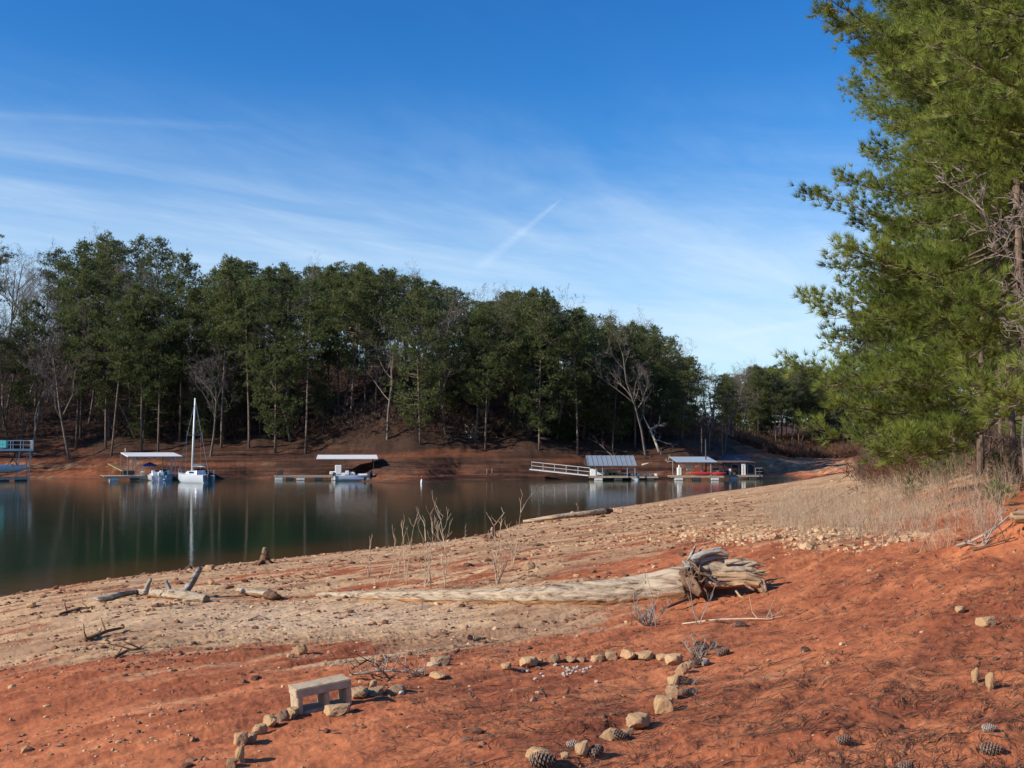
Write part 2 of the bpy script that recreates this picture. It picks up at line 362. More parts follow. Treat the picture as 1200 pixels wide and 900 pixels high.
def ground_grid(phis, radii, name):
    ph, rr = np.meshgrid(phis, radii); x = (rr * np.sin(ph)); y = rr * np.cos(ph)
    x = x.ravel(); y = y.ravel(); z = height(x, y)
    a, b = pol(x, y); tan = np.clip(tantps(a, b), -.3, 1.3); r = np.hypot(x, y)
    u, v, _ = project(x, np.maximum(y, .5), z)
    tan = np.where(r > 100, 0.22 + .5 * pn(x * .08, z * .9 + 5), tan)
    tan = np.where((x > 45) & (r > 90), np.where(z < 2.4, .5, tan), tan)
    n = pn(x * .12, y * .12) * .8
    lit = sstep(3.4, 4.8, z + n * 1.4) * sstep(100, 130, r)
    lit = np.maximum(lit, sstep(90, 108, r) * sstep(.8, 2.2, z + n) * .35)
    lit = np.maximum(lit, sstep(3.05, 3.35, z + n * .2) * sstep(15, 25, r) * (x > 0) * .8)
    wet = sstep(.16, 0.0, z + .05 * n) * .75
    R_, P_ = len(radii), len(phis)
    i = np.arange(R_ - 1)[:, None] * P_ + np.arange(P_ - 1)[None, :]
    q = np.stack([i, i + 1, i + 1 + P_, i + P_], -1).reshape(-1, 4)
    bank = sstep(100, 118, r) * (x < 40) * (.97 - .75 * sstep(.15, .5, pn(x * .05 + 2, z * .8 + 1)) * np.where(x < -48, 1, .45) - .5 * sstep(-48, -60, x) * sstep(3.2, 2.2, z))  # painted shade mask of the far bank, thinned where patches stand for sunlight
    return np.c_[x, y, z], q[:, ::-1], tan, lit, wet, bank
# one sheet: fine columns in the forward sector, coarse behind
front = np.radians(np.linspace(-34, 34, 1150)); rest1 = np.radians(np.linspace(-180, -34, 90)[:-1]); rest2 = np.radians(np.linspace(34, 180, 90)[1:])
phis = np.r_[rest1, front, rest2]
radii = np.r_[0.02, 0.8, 1.6, np.exp(np.linspace(math.log(2.6), math.log(330), 1050)), 380, 450, 550, 700, 1000, 1600, 3000]
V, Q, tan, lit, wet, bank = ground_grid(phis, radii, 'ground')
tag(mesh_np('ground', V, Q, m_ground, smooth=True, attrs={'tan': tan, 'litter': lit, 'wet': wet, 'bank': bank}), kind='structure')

# ================================================================== water
m_water, nt = new_mat('lake_water')
geo = N(nt, 'ShaderNodeNewGeometry'); dep = N(nt, 'ShaderNodeAttribute', attribute_name='depth').outputs['Fac']
w1 = N(nt, 'ShaderNodeTexNoise', {'Vector': N(nt, 'ShaderNodeMapping', {0: geo.outputs['Position'], 'Scale': (0.6, 1.0, 1)}).outputs[0], 'Scale': 2.2, 'Detail': 4.0}).outputs[0]
w2 = N(nt, 'ShaderNodeTexNoise', {'Vector': geo.outputs['Position'], 'Scale': 0.12, 'Detail': 2.0}).outputs[0]
colw = MIX(nt, MR(nt, dep, 0.0, 0.9), (0.085, 0.050, 0.022), (0.010, 0.034, 0.018))
bw = N(nt, 'ShaderNodeBump', {'Height': w1, 'Strength': M_(nt, 'ADD', M_(nt, 'MULTIPLY', w2, .22), .05), 'Distance': 0.05})
pw = N(nt, 'ShaderNodeBsdfPrincipled', {'Base Color': colw, 'Roughness': 0.075, 'IOR': 1.333, 'Specular IOR Level': 0.5, 'Normal': bw.outputs[0]})
N(nt, 'ShaderNodeOutputMaterial', {0: pw.outputs[0]})
gx = np.linspace(-260, 110, 371); gy = np.r_[np.linspace(8, 70, 125), np.linspace(71, 185, 90)]
X, Y_ = np.meshgrid(gx, gy); hx = height(X.ravel(), Y_.ravel())
ii = np.arange(len(gy) - 1)[:, None] * len(gx) + np.arange(len(gx) - 1)[None, :]
qf = np.stack([ii, ii + 1, ii + 1 + len(gx), ii + len(gx)], -1).reshape(-1, 4)
keep = hx[qf].min(1) < 0.15; qf = qf[keep]
tag(mesh_np('lake_water', np.c_[X.ravel(), Y_.ravel(), 0 * X.ravel()], qf, m_water, attrs={'depth': -hx}), kind='structure')

# ================================================================== trees
m_pine = foliage('pine_needles_far', (0.045, 0.070, 0.026), (0.185, 0.205, 0.070), .38)
m_pine2 = foliage('pine_needles_near', (0.060, 0.100, 0.018), (0.32, 0.37, 0.075), .45)
m_bark = simple('pine_bark', (0.19, 0.14, 0.11), 0.95, 0.5, 11.0, 0.1, 1.0, 0.06, (1, 1, .22), c2=(0.06, 0.042, 0.034))
m_bark2 = simple('grey_bark', (0.165, 0.143, 0.126), 0.95, 0.4, 3.0, 0.1, 0.5, 0.03, (1, 1, .3))
m_twig = simple('bare_twigs', (0.185, 0.150, 0.130), 0.95, 0.3, 2.0, 0.1, 0, 0)
m_brown = foliage('dry_leaves', (0.05, 0.033, 0.026), (0.15, 0.094, 0.066), .3)
m_cedar = foliage('green_shrub_leaves', (0.04, 0.08, 0.015), (0.10, 0.17, 0.035), .3)

def needles(cen, dr, n, L, w, spread, r):
    """bundles of thin blades radiating round dr"""
    cen = np.repeat(cen, n, 0); dr = np.repeat(dr, n, 0); k = len(cen)
    d = dr + r.normal(0, spread, (k, 3)); d /= np.linalg.norm(d, axis=1)[:, None]
    p = np.cross(d, r.normal(0, 1, (k, 3))); p /= np.linalg.norm(p, axis=1)[:, None] + 1e-9
    l = (L * r.uniform(.65, 1.15, k))[:, None]; base = cen + d * l * .08
    v = np.stack([base - p * w / 2, base + p * w / 2, base + d * l], 1).reshape(-1, 3)
    return v, np.arange(len(v)).reshape(-1, 3)

def far_pine(seed, Hh=24, R=3.6, base=.45, dense=1.0):
    r = np.random.default_rng(seed); rr = random.Random(seed)
    lean = r.normal(0, .25, 2); tr = []; rad = []
    for k in range(9):
        f = k / 8; tr.append((lean[0] * f * f * 2 + .12 * math.sin(f * 5 + seed), lean[1] * f * f * 2, Hh * f)); rad.append(max(.02, .17 * (1 - f) ** .7))
    mb = MB(); mb.tube(tr, rad, 6)
    cc = []; dd = []
    nl = int(58 * dense)
    for i in range(nl):
        f = base + (1 - base) * (i + r.uniform(0, 1)) / nl; t = (f - base) / (1 - base)
        prof = (0.35 + 2.3 * t) if t < .28 else (1.0 - ((t - .28) / .75) ** 2.6)
        L = R * max(.18, prof) * r.uniform(.55, 1.15)
        az = r.uniform(0, 2 * np.pi); up = .15 + .55 * t + r.normal(0, .08)
        k = min(7, int(f * 8)); g = f * 8 - k
        o = np.array(tr[k]) * (1 - g) + np.array(tr[min(8, k + 1)]) * g
        hd = np.array([math.cos(az), math.sin(az), 0]); tip = o + hd * L + np.array([0, 0, up * L])
        mid = (o + tip) / 2 - np.array([0, 0, .08 * L]); mb.tube([o, mid, tip], [.05, .035, .012], 3, False)
        m = max(3, int(L * 2.5))
        for j in range(m):
            s = r.uniform(.35, 1.05); c = o + (tip - o) * s + np.append(r.normal(0, .32 + .12 * L * .5, 2), r.normal(0, .20))
            cc.append(c); dd.append(hd * .6 + np.array([0, 0, .75]))
    # dead stubs
    for i in range(9):
        f = r.uniform(base * .4, base); az = r.uniform(0, 6.28); o = np.array([lean[0] * f * f * 2, lean[1] * f * f * 2, Hh * f]); L = r.uniform(.4, 1.6)
        mb.tube([o, o + np.array([math.cos(az) * L, math.sin(az) * L, -.1 * L])], [.03, .01], 3, False)
    cc = np.array(cc); dd = np.array(dd)
    # each spray is a small cloud of bundles
    c3 = np.repeat(cc, 6, 0) + r.normal(0, .30, (len(cc) * 6, 3)) * np.array([1, 1, .7]); d3 = np.repeat(dd, 6, 0) + r.normal(0, .25, (len(cc) * 6, 3))
    V, Fc = needles(c3, d3, 9, .42, .075, .55, r)
    e = thing('pine_tree', 'proto', 'pine tree')
    t = mb.build('trunk', m_bark, e); c = mesh_np('crown', V, Fc, m_pine, e)
    return e, [t, c], Hh
def bare_tree(seed, Hh=20, fine=1.0, mt=None, name='bare_tree', r0=None, spread=.5, low=.28):
    rr = random.Random(seed); tb = MB(); cb = MB(); r0 = r0 or Hh * .0105
    def grow(p, d, L, r, lev):
        n = 4 if lev < 2 else 3; pts = [p]; q = p.copy(); dd = d.copy()
        for i in range(n):
            dd = (dd + Vector([rr.gauss(0, .12 + .05 * lev) for _ in range(3)]) + Vector((0, 0, .07))).normalized(); q = q + dd * L / n; pts.append(q.copy())
        re = r * (.5 if lev else .35)
        (tb if lev == 0 else cb).tube(pts, [r + (re - r) * i / n for i in range(n + 1)], 5 if lev < 1 else 3, False)
        if lev >= 4: return
        cnt = {0: int(11 * fine), 1: int(6 * fine), 2: 5, 3: 4}[lev]
        for k in range(cnt):
            f = rr.uniform(low if lev == 0 else .25, 1.0); i = min(n - 1, int(f * n)); g = f * n - i
            o = pts[i].lerp(pts[i + 1], g); ax = Vector([rr.gauss(0, 1) for _ in range(3)]).normalized()
            side = (dd.cross(ax)).normalized(); nd = (dd * (1 - spread * .55) + side * spread * 1.5 + Vector((0, 0, .25))).normalized()
            grow(o, nd, L * rr.uniform(.3, .55) * (1.15 - f * .5 if lev == 0 else 1), max(.011, (r + (re - r) * f) * .48), lev + 1)
    grow(Vector((0, 0, 0)), Vector((rr.gauss(0, .05), rr.gauss(0, .05), 1)).normalized(), Hh * .82, r0, 0)
    e = thing(name, 'proto', 'bare tree')
    return e, [tb.build('trunk', mt or m_bark2, e), cb.build('crown', m_twig, e)], Hh

pines = [far_pine(11, 24, 4.0, .34, 1.3), far_pine(12, 26, 4.3, .40, 1.3), far_pine(13, 22, 3.9, .26, 1.3), far_pine(14, 25, 3.6, .46, 1.1), far_pine(15, 21, 4.4, .12, 1.6), far_pine(16, 24, 4.8, .36, 1.4), far_pine(17, 23, 3.3, .5, 1.0)]
bares = [bare_tree(s, 19, 1.0) for s in (21, 22, 23, 24)]
# skyline of the far wood in the photograph (column, row of the tree tops)
skl = np.array([(-400, 300), (-120, 285), (0, 262), (60, 275), (100, 263), (140, 283), (175, 262), (203, 283), (212, 310), (240, 330), (262, 303), (320, 305), (380, 308), (410, 303), (440, 312), (480, 318), (515, 330), (545, 340), (560, 355), (580, 345), (610, 336), (640, 345), (680, 362), (720, 378), (745, 375), (790, 400), (815, 425), (835, 442), (850, 438), (870, 430), (930, 428), (975, 432), (1010, 440), (1100, 440), (1500, 420)], float)
def front_row(u): return np.interp(u, [-500, -200, 0, 150, 300, 400, 500, 620, 800, 880], [117, 138, 153, 153, 152, 150, 150, 152, 154, 162])
placed = []; used = set()
tr = random.Random(5)
def put_tree(proto, x, y, Hh, label, group, sc_xy=None, name=None):
    e, kids, h0 = proto; z = hz(x, y) - .15
    if id(e) not in used: used.add(id(e)); c = e; c['label'] = label; c['group'] = group
    else: c = copy_thing(e, kids, label, group)
    s = Hh / h0; w = (sc_xy or 1) * s ** .5
    c.location = (x, y, z); c.scale = (w, w, s); c.rotation_euler = (tr.gauss(0, .028), tr.gauss(0, .028), tr.uniform(0, 6.28)); return c
def ok(x, y, d):
    for a, b in placed:
        if (a - x) ** 2 + (b - y) ** 2 < d * d: return False
    return True
def zone(u): return 'left end' if u < 230 else 'middle' if u < 560 else 'right shoulder' if u < 850 else 'cove end'
cnt = {'pine': 0, 'bare': 0}
def try_tree(u, Y, dmin, force=None, hmin=12):
    x = (u - CX) / F_PX * Y
    if not ok(x, Y, dmin): return
    zg = hz(x, Y)
    if zg < 2.2 and u < 850: return
    ztop = CAMZ + (HOR - np.interp(u + tr.uniform(-6, 6), skl[:, 0], skl[:, 1]) - abs(tr.gauss(0, 8))) * Y / F_PX
    pb = .8 if u < 55 else .45 if u < 130 else .45 if u < 240 else .36 if u < 850 else .35
    kind = force or ('bare' if tr.random() < pb else 'pine')
    hm = ztop - zg
    if kind == 'bare': hm = min(hm + 1.5, tr.uniform(15, 25))
    else: hm = min(hm, tr.uniform(22, 32))
    if u > 850: hm = min(hm, 24)
    if hm < hmin: return
    placed.append((x, Y)); cnt[kind] += 1; zn = zone(u)
    where = {'left end': 'on the left end of the far wooded hill', 'middle': 'on the middle of the far wooded hill', 'right shoulder': 'on the falling right shoulder of the far hill', 'cove end': 'in the distant wood beyond the end of the cove'}[zn]
    if kind == 'pine':
        pr = pines[tr.choice([0, 1, 2, 3, 5, 6, 0, 2, 4] if u < 480 else [2, 4, 5, 4, 0, 2] if u > 850 else [0, 1, 2, 4, 4, 5, 5, 3])]
        put_tree(pr, x, Y, hm, 'tall dark green pine ' + where, 'pines ' + where, 1.05)
    else:
        put_tree(tr.choice(bares), x, Y, hm, 'leafless grey hardwood ' + where, 'bare trees ' + where)
# front row with trunks in the open, then crest rows (skyline), then fill
for u in (22, 48, 78, 118, 155, 190, 238, 262, 303, 317, 362, 408, 430, 453, 490, 512, 548, 575, 610, 640, 672, 705, 735, 770, 800, 832):
    try_tree(u + tr.uniform(-14, 14), front_row(u) + tr.uniform(-3, 7), 2.0, 'pine' if u > 110 and tr.random() < .5 else None)
for i in range(70):                                                 # grey hardwoods of the left end
    u = tr.uniform(-20, 170); try_tree(u, front_row(u) + tr.uniform(0, 60), 3.4 if u < 60 else 7.0, 'bare')
for i in range(420):
    u = tr.uniform(-60, 850); try_tree(u, tr.uniform(190, 222), 4.6)
for i in range(460):
    u = tr.uniform(-60, 850); try_tree(u, front_row(u) + abs(tr.gauss(0, 14)), 4.4)
for i in range(70):                                                # young pines with low crowns fill the gaps between the trunks
    u = tr.uniform(120, 850); Y = front_row(u) + tr.uniform(3, 26); x = (u - CX) / F_PX * Y
    if not ok(x, Y, 3.0) or hz(x, Y) < 4.2: continue
    placed.append((x, Y)); cnt['pine'] += 1
    put_tree(pines[4] if i % 3 else pines[2], x, Y, tr.uniform(8, 15), 'small bushy young pine between the taller trunks of the far wood', 'young pines in the far wood', 1.0)
for i in range(230):
    u = tr.uniform(852, 1040); try_tree(u, tr.uniform(228, 290), 3.9)
for i in range(60):
    u = tr.uniform(-420, -70); try_tree(u, front_row(u) + tr.uniform(-4, 30), 6.5)
print('far trees', cnt)

# undergrowth on the far hillside and the cove end (one mass, nobody could count it)
r = np.random.default_rng(3)
def scatter_far(n, u0, u1, y0, y1, zmin):
    u = r.uniform(u0, u1, n); Y = r.uniform(y0, y1, n); x = (u - CX) / F_PX * Y; z = height(x, Y); k = z > zmin
    return x[k], Y[k], z[k]
x, y, z = scatter_far(13000, -80, 860, 148, 232, 5.2); k = pn(x * .09, y * .09) > -.35; x, y, z = x[k], y[k], z[k]
c = np.c_[x, y, z]; c = np.repeat(c, 5, 0) + r.normal(0, .6, (len(c) * 5, 3)); c[:, 2] += .5 + np.abs(r.normal(0, 1.5, len(c)))
V, Fc = needles(c, np.tile([0, 0, 1.], (len(c), 1)), 6, .75, .07, .7, r)
tag(mesh_np('undergrowth', V, Fc, m_brown), 'brown leafless brush covering the forest floor under the far trees', 'undergrowth', kind='stuff')
x, y, z = scatter_far(3400, 865, 1010, 212, 262, 1.5)
c = np.repeat(np.c_[x, y, z], 4, 0) + r.normal(0, .5, (len(x) * 4, 3)); c[:, 2] += .6
m_rust = foliage('rusty_brush_leaves', (0.10, 0.05, 0.03), (0.22, 0.115, 0.068), .3)
V, Fc = needles(c, np.tile([0, 0, 1.], (len(c), 1)), 7, 1.0, .08, .6, r)
tag(mesh_np('rusty_brush', V, Fc, m_rust), 'rusty red-brown brush on the slope at the end of the cove', 'brush', kind='stuff')

def shrub(name, u, v, Y, hgt, wid, mat, label, cat='shrub', n=260, L=.3, w=.05, lift=0.0):
    p = G(u, v) if Y is None else Vector(((u - CX) / F_PX * Y, Y, 0)); p.z = hz(p.x, p.y)
    e = thing(name, label, cat, p); r = np.random.default_rng(int(u * 7 + v))
    a = r.normal(0, 1, (n, 3)); a /= np.linalg.norm(a, axis=1)[:, None]; rad = r.uniform(.3, 1, n)[:, None]
    c = a * rad * np.array([wid / 2, wid / 2, hgt / 2]) * (1 + .25 * r.normal(0, 1, (n, 1))); c[:, 2] = np.abs(c[:, 2] + hgt * .5) + lift
    V, Fc = needles(c, a * .6 + [0, 0, .6], 9, L, w, .5, r); mesh_np('crown', V, Fc, mat, e)
    mb = MB()
    for i in range(7):
        q = c[int(r.integers(n))] * .7; mb.tube([(0, 0, -.1), (q[0] * .4, q[1] * .4, q[2] * .5), tuple(q)], [.03, .02, .008], 4)
    mb.build('stem', m_bark, e); return e
shrub('cedar_shrub', 658, 527, 158, 3.4, 3.4, m_cedar, 'bright green bushy young cedar at the foot of the far pines', n=520, L=.55, w=.11)
shrub('cedar_shrub', 603, 524, 158, 2.0, 2.6, m_cedar, 'small low green bush left of the young cedar on far bank', n=250, L=.4, w=.09)
shrub('leafy_oak', 82, 375, 172, 4, 6.0, m_rust, 'rusty brown oak crown still holding leaves on left of far hill', 'tree', n=200, L=.4, w=.1, lift=13.5)
# ================================================================== near pines on the right
def near_pine(seed, Hh, prof, nl=115, base=2.2, lean=(0, 0), tuftn=24, r0=.13, low_left=False, sp=.105):
    r = np.random.default_rng(seed); tr_ = []; rad = []
    for k in range(15):
        f = k / 14; tr_.append(np.array([lean[0] * f + .10 * math.sin(f * 7 + seed), lean[1] * f + .08 * math.cos(f * 6), Hh * f])); rad.append(max(.03, r0 * (1 - f) ** .75 + .05 * math.exp(-f * 40)))
    tb = MB(); tb.tube(tr_, rad, 10, wob=.06, seed=seed); bb = MB(); cen = []; dr = []
    def at(z):
        f = min(.999, max(0, z / Hh)) * 14; k = int(f); return tr_[k] + (tr_[min(14, k + 1)] - tr_[k]) * (f - k)
    for i in range(nl):
        z = base + (Hh - .4 - base) * ((i + r.uniform(0, 1)) / nl) ** .95
        az = (i * 2.39996 + r.normal(0, .35)) % 6.2832
        if low_left and z < 6.5:
            if i % 5 < 1: continue
            az = math.pi + r.normal(0, .75)
        L = prof(z, az) * r.uniform(.72, 1.08); t = z / Hh
        o = at(z); hd = np.array([math.cos(az), math.sin(az), 0]); sd_ = np.array([-hd[1], hd[0], 0])
        rise = (-.70 + 1.75 * t - .55 * t * t) + r.normal(0, .08); n = 7; pts = []; bend = r.normal(0, .16)
        for k in range(n + 1):
            f = k / n; pts.append(o + hd * L * f + sd_ * bend * L * f * f + np.array([0, 0, L * (rise * f - .12 * math.sin(f * 3.1) + .16 * f * f)]) + (r.normal(0, .03, 3) if k else 0))
        rb = .014 + .0065 * L; bb.tube(pts, [rb * (1 - .88 * k / n) for k in range(n + 1)], 5, False)
        ns = int(5 + L * 5.0)
        for j in range(ns):
            f = (.26 if t < .5 else .16) + (.80 * (j + r.uniform(0, 1)) / ns); f = min(f, .999); k = int(f * n); g = f * n - k; p = pts[k] + (pts[k + 1] - pts[k]) * g
            s = 1 if j % 2 else -1; l2 = (.42 + .27 * L * (1 - f) + .12) * r.uniform(.6, 1.2); ang = r.uniform(.5, 1.1)
            d2 = hd * math.cos(ang) + sd_ * s * math.sin(ang) + np.array([0, 0, r.normal(.12, .28)]); d2 /= np.linalg.norm(d2)
            q = p + d2 * l2 * .5 + np.array([0, 0, -.03]); e_ = p + d2 * l2 + np.array([0, 0, .08 * l2])
            bb.tube([p, q, e_], [.011, .008, .004], 3, False)
            m = max(3, int(l2 / .125))
            for w_ in range(m):
                f2 = .22 + .78 * (w_ + 1) / m; c = p + (e_ - p) * f2 + r.normal(0, .075, 3)
                cen.append(c); dd = d2 * .75 + np.array([0, 0, .55]) + r.normal(0, .28, 3); dr.append(dd / np.linalg.norm(dd))
                if r.random() < .35:
                    c2 = c + r.normal(0, .13, 3); bb.tube([c, c2], [.004, .003], 3, False); cen.append(c2); dr.append(dd / np.linalg.norm(dd))
        cen.append(pts[-1]); dr.append(hd * .8 + [0, 0, .6])
    for i in range(26):                                            # dead lower limbs
        z = r.uniform(1.2, base + 3.5); az = r.uniform(0, 6.28); L = r.uniform(.5, 2.4); o = at(z); p = [o]
        for k in range(4): p.append(p[-1] + np.array([math.cos(az), math.sin(az), r.normal(-.05, .2)]) * L / 4); az += r.normal(0, .25)
        bb.tube(p, [.022, .017, .012, .008, .004], 4, False)
    V, Fc = needles(np.array(cen), np.array(dr), tuftn, .235, .0135, .40, r)
    e = thing('pine_tree', 'proto', 'pine tree')
    kids = [tb.build('trunk', m_bark, e), bb.build('limbs', m_bark, e), mesh_np('crown', V, Fc, m_pine2, e)]
    return e, kids, Hh
def profA(z, az):
    return 5.0 if z < 7 else 4.55 if z < 15 else max(.5, 4.55 * (1 - ((z - 15) / 7.0) ** 1.5))
def profB(z, az): return max(.4, 4.0 * math.sin(min(1, max(0.02, (z - 5) / 15)) * 2.6))
A_ = near_pine(41, 21.5, profA, 118, 2.1, (-.5, .2), low_left=True); B_ = near_pine(42, 20, profB, 80, 5.5, (.4, 0), 16, .10)
def stand(proto, u, Y, label, rz, s=1.0, first=False):
    x = (u - CX) / F_PX * Y; e, kids, _ = proto
    o = e if first else copy_thing(e, kids)
    o['label'] = label; o['group'] = 'pines at the right edge'; o.location = (x, Y, hz(x, Y) - .1); o.scale = (s, s, s); o.rotation_euler = (0, 0, rz); return o
stand(A_, 1212, 25.0, 'large bright green long-needled pine leaning over the beach at right', 0, 1, True)
stand(A_, 1345, 20.0, 'green pine cut by the right edge of the view, nearest the camera', 2.1, 1.0)
stand(B_, 1152, 34, 'straight thin-trunked pine just behind the large pine on the right', 0, 1.0, True)
stand(B_, 1120, 44, 'slim pine in the shade, leftmost trunk behind the large pine', 1.3, 1.05)
stand(B_, 1183, 30, 'reddish pine trunk close behind the trunk of the large pine', 2.6, 1.0)
stand(B_, 1215, 38, 'pine at far right edge behind the reddish trunk', 4.0, 1.1)
stand(B_, 1172, 52, 'thin distant pine between two closer trunks at right', 5.0, 1.1)
stand(A_, 1300, 36, 'broad pine in the right-hand grove beyond the frame edge', 4.4, 1.0)
bt = bare_tree(77, 7, 1.0, m_bark2, r0=.05, spread=.6); bt[0]['label'] = 'pale leafless tree with tangled grey twigs in front of the right pines'
bt[0].location = (9.35, 18.6, hz(9.35, 18.6) - .1)
k = 0
for u, Y in [(1060, 75), (1085, 88), (1110, 70), (1135, 95), (1150, 72), (1175, 84), (1195, 66), (1220, 90), (1040, 105), (1075, 118), (1110, 112), (1145, 120), (1250, 75), (1290, 95), (1330, 70), (1020, 135), (1050, 150)]:
    x = (u - CX) / F_PX * Y
    c = put_tree(pines[[4, 1, 4, 5, 0, 4][k % 6]], x, Y, 17 + (k % 4), 'dark pine in the shaded wood behind the right-hand grove', 'pines in the wood behind the right grove'); k += 1
shrub('young_pine', 1104, 556, 33, 1.5, 1.3, m_cedar, 'small yellow-green pine sapling in the dry brush at right', 'young pine', 200, .17, .012)
shrub('young_pine', 1065, 566, 29, .9, .8, m_cedar, 'low yellow-green sapling in the middle of the dry brush', 'young pine', 110, .16, .012)
shrub('young_pine', 1172, 556, 27, .8, 1.1, m_cedar, 'low green pine tuft at the foot of the big trunk', 'young pine', 110, .17, .012)
shrub('young_pine', 1168, 590, 20, .5, .55, m_cedar, 'tiny yellowish pine seedling on the red bank at right', 'young pine', 70, .15, .010)
shrub('red_brush', 1085, 552, 38, 1.3, 4.0, m_rust, 'reddish leafless bush behind the dry grass at right', 'bush', 420, .35, .02)
shrub('red_brush', 1045, 553, 45, 1.2, 3.0, m_rust, 'reddish leafless bush under the low pine branch', 'bush', 320, .35, .02)

x, y, z = [q for q in (lambda u, Y: ((u - CX) / F_PX * Y, Y, height((u - CX) / F_PX * Y, Y)))(np.random.default_rng(8).uniform(1010, 1420, 2600), np.random.default_rng(9).uniform(48, 135, 2600))]
rg = np.random.default_rng(2); c = np.repeat(np.c_[x, y, z], 6, 0) + rg.normal(0, .5, (len(x) * 6, 3)); c[:, 2] += .4
V, Fc = needles(c, np.tile([0, 0, 1.], (len(c), 1)), 6, .8, .05, .6, rg)
tag(mesh_np('undergrowth', V, Fc, m_brown), 'brown brush covering the ground behind the right-hand pines', 'undergrowth', kind='stuff')

# dry weeds: thin upright stalks
m_weed = simple('dry_weed_stalks', (0.47, 0.355, 0.245), 0.95, .4, 3.0, .1, 0, 0)
r = np.random.default_rng(9)
def in_poly(u, v, P):
    ins = np.zeros(u.shape, bool); n = len(P)
    for i in range(n):
        (x1, y1), (x2, y2) = P[i], P[(i + 1) % n]
        c = ((y1 > v) != (y2 > v)) & (u < (x2 - x1) * (v - y1) / (y2 - y1 + 1e-9) + x1); ins ^= c
    return ins
def ground_in(poly, n, ymin, ymax, xr):
    """random ground points whose spot on the ground lies inside the outline"""
    Y = np.exp(r.uniform(math.log(ymin), math.log(ymax), n)) if ymax / ymin > 1.2 else r.uniform(ymin, ymax, n)
    u = r.uniform(xr[0], xr[1], n); x = (u - CX) / F_PX * Y; z = height(x, Y); uu, vv, _ = project(x, Y, z)
    k = in_poly(uu, vv, poly); return x[k], Y[k], z[k]
wp = [(900, 588), (960, 566), (1040, 556), (1130, 552), (1195, 575), (1180, 600), (1150, 640), (1090, 650), (1000, 640), (930, 628), (872, 618)]
x, y, z = ground_in(wp, 10500, 13, 60, (860, 1200)); k = (pn(x * .7, y * .5) + .6 * pn(x * .2 + 5, y * .15) + r.uniform(-.5, .5, len(x)) > .10); x, y, z = x[k], y[k], z[k]
n = len(x); hgt = r.uniform(.12, 1.15, n) * np.where(y < 18, .65, 1); lean = r.normal(0, .24, (n, 2)) * hgt[:, None]; w = .005 + y * .00015
V = []; 
b0 = np.c_[x - w / 2, y, z - .03]; b1 = np.c_[x + w / 2, y, z - .03]; t0 = np.c_[x + lean[:, 0], y + lean[:, 1], z + hgt]
V.append(np.stack([b0, b1, t0], 1).reshape(-1, 3))
for q in range(3):                                                   # side twigs
    f = r.uniform(.35, .85, n)[:, None]; o = np.c_[x, y, z] * (1 - f) + t0 * f; d = np.c_[r.normal(0, .14, n), r.normal(0, .14, n), r.uniform(.08, .26, n)]
    V.append(np.stack([o, o + np.c_[w * .7, 0 * w, 0 * w], o + d], 1).reshape(-1, 3))
V = np.concatenate(V)
tag(mesh_np('dry_weeds', V, np.arange(len(V)).reshape(-1, 3), m_weed), 'thin dry weed stalks standing on the gravelly beach at right', 'weeds', kind='stuff')

# ================================================================== docks and boats
m_white = simple('white_paint', (0.78, 0.78, 0.76), .45, .08, 2, .4, .05)
m_roofw = simple('white_metal_roof', (0.80, 0.81, 0.82), .4, .06, 1, .5, .05)
m_roofg = simple('blue_grey_metal_roof', (0.22, 0.26, 0.31), .45, .1, 1, .5, .05)
m_roofb = simple('brown_roof', (0.16, 0.10, 0.075), .7, .2, 2, .2)
m_deck = simple('weathered_deck_boards', (0.42, 0.34, 0.25), .85, .3, 3, .2, .3, .01, (1, 8, 1))
m_ply = simple('tan_plywood', (0.52, 0.33, 0.14), .8, .25, 2, .2)
m_float = simple('float_plastic', (0.62, 0.62, 0.60), .6, .15, 2, .3)
m_dark = simple('dark_steel', (0.045, 0.045, 0.05), .6, .2, 3, .4)
m_steel = simple('galvanised_steel', (0.42, 0.43, 0.44), .45, .15, 4, .5, .1, .005, (1, 1, 1), .3)
m_blue = simple('blue_canvas', (0.02, 0.09, 0.42), .8, .2, 3, .2)
m_hull = simple('white_hull', (0.50, 0.54, 0.60), .25, .05, 1, .5, 0)
m_hullb = simple('pale_blue_stripe', (0.25, 0.38, 0.58), .3, .05, 1, .5, 0)
m_red = simple('red_plastic', (0.40, 0.03, 0.035), .35, .1, 2, .5, 0)
m_yel = simple('yellow_orange_plastic', (0.75, 0.33, 0.05), .35, .1, 2, .5, 0)
m_glass = simple('smoked_glass', (0.03, 0.04, 0.05), .08, .1, 1, .5, 0)
m_green = simple('green_plastic', (0.03, 0.16, 0.10), .4, .1, 1, .5, 0)
m_tarp = simple('blue_grey_tarp', (0.07, 0.095, 0.14), .6, .2, 2, .3)
m_teal = simple('teal_plastic', (0.05, 0.40, 0.42), .5, .1, 1, .4, 0)

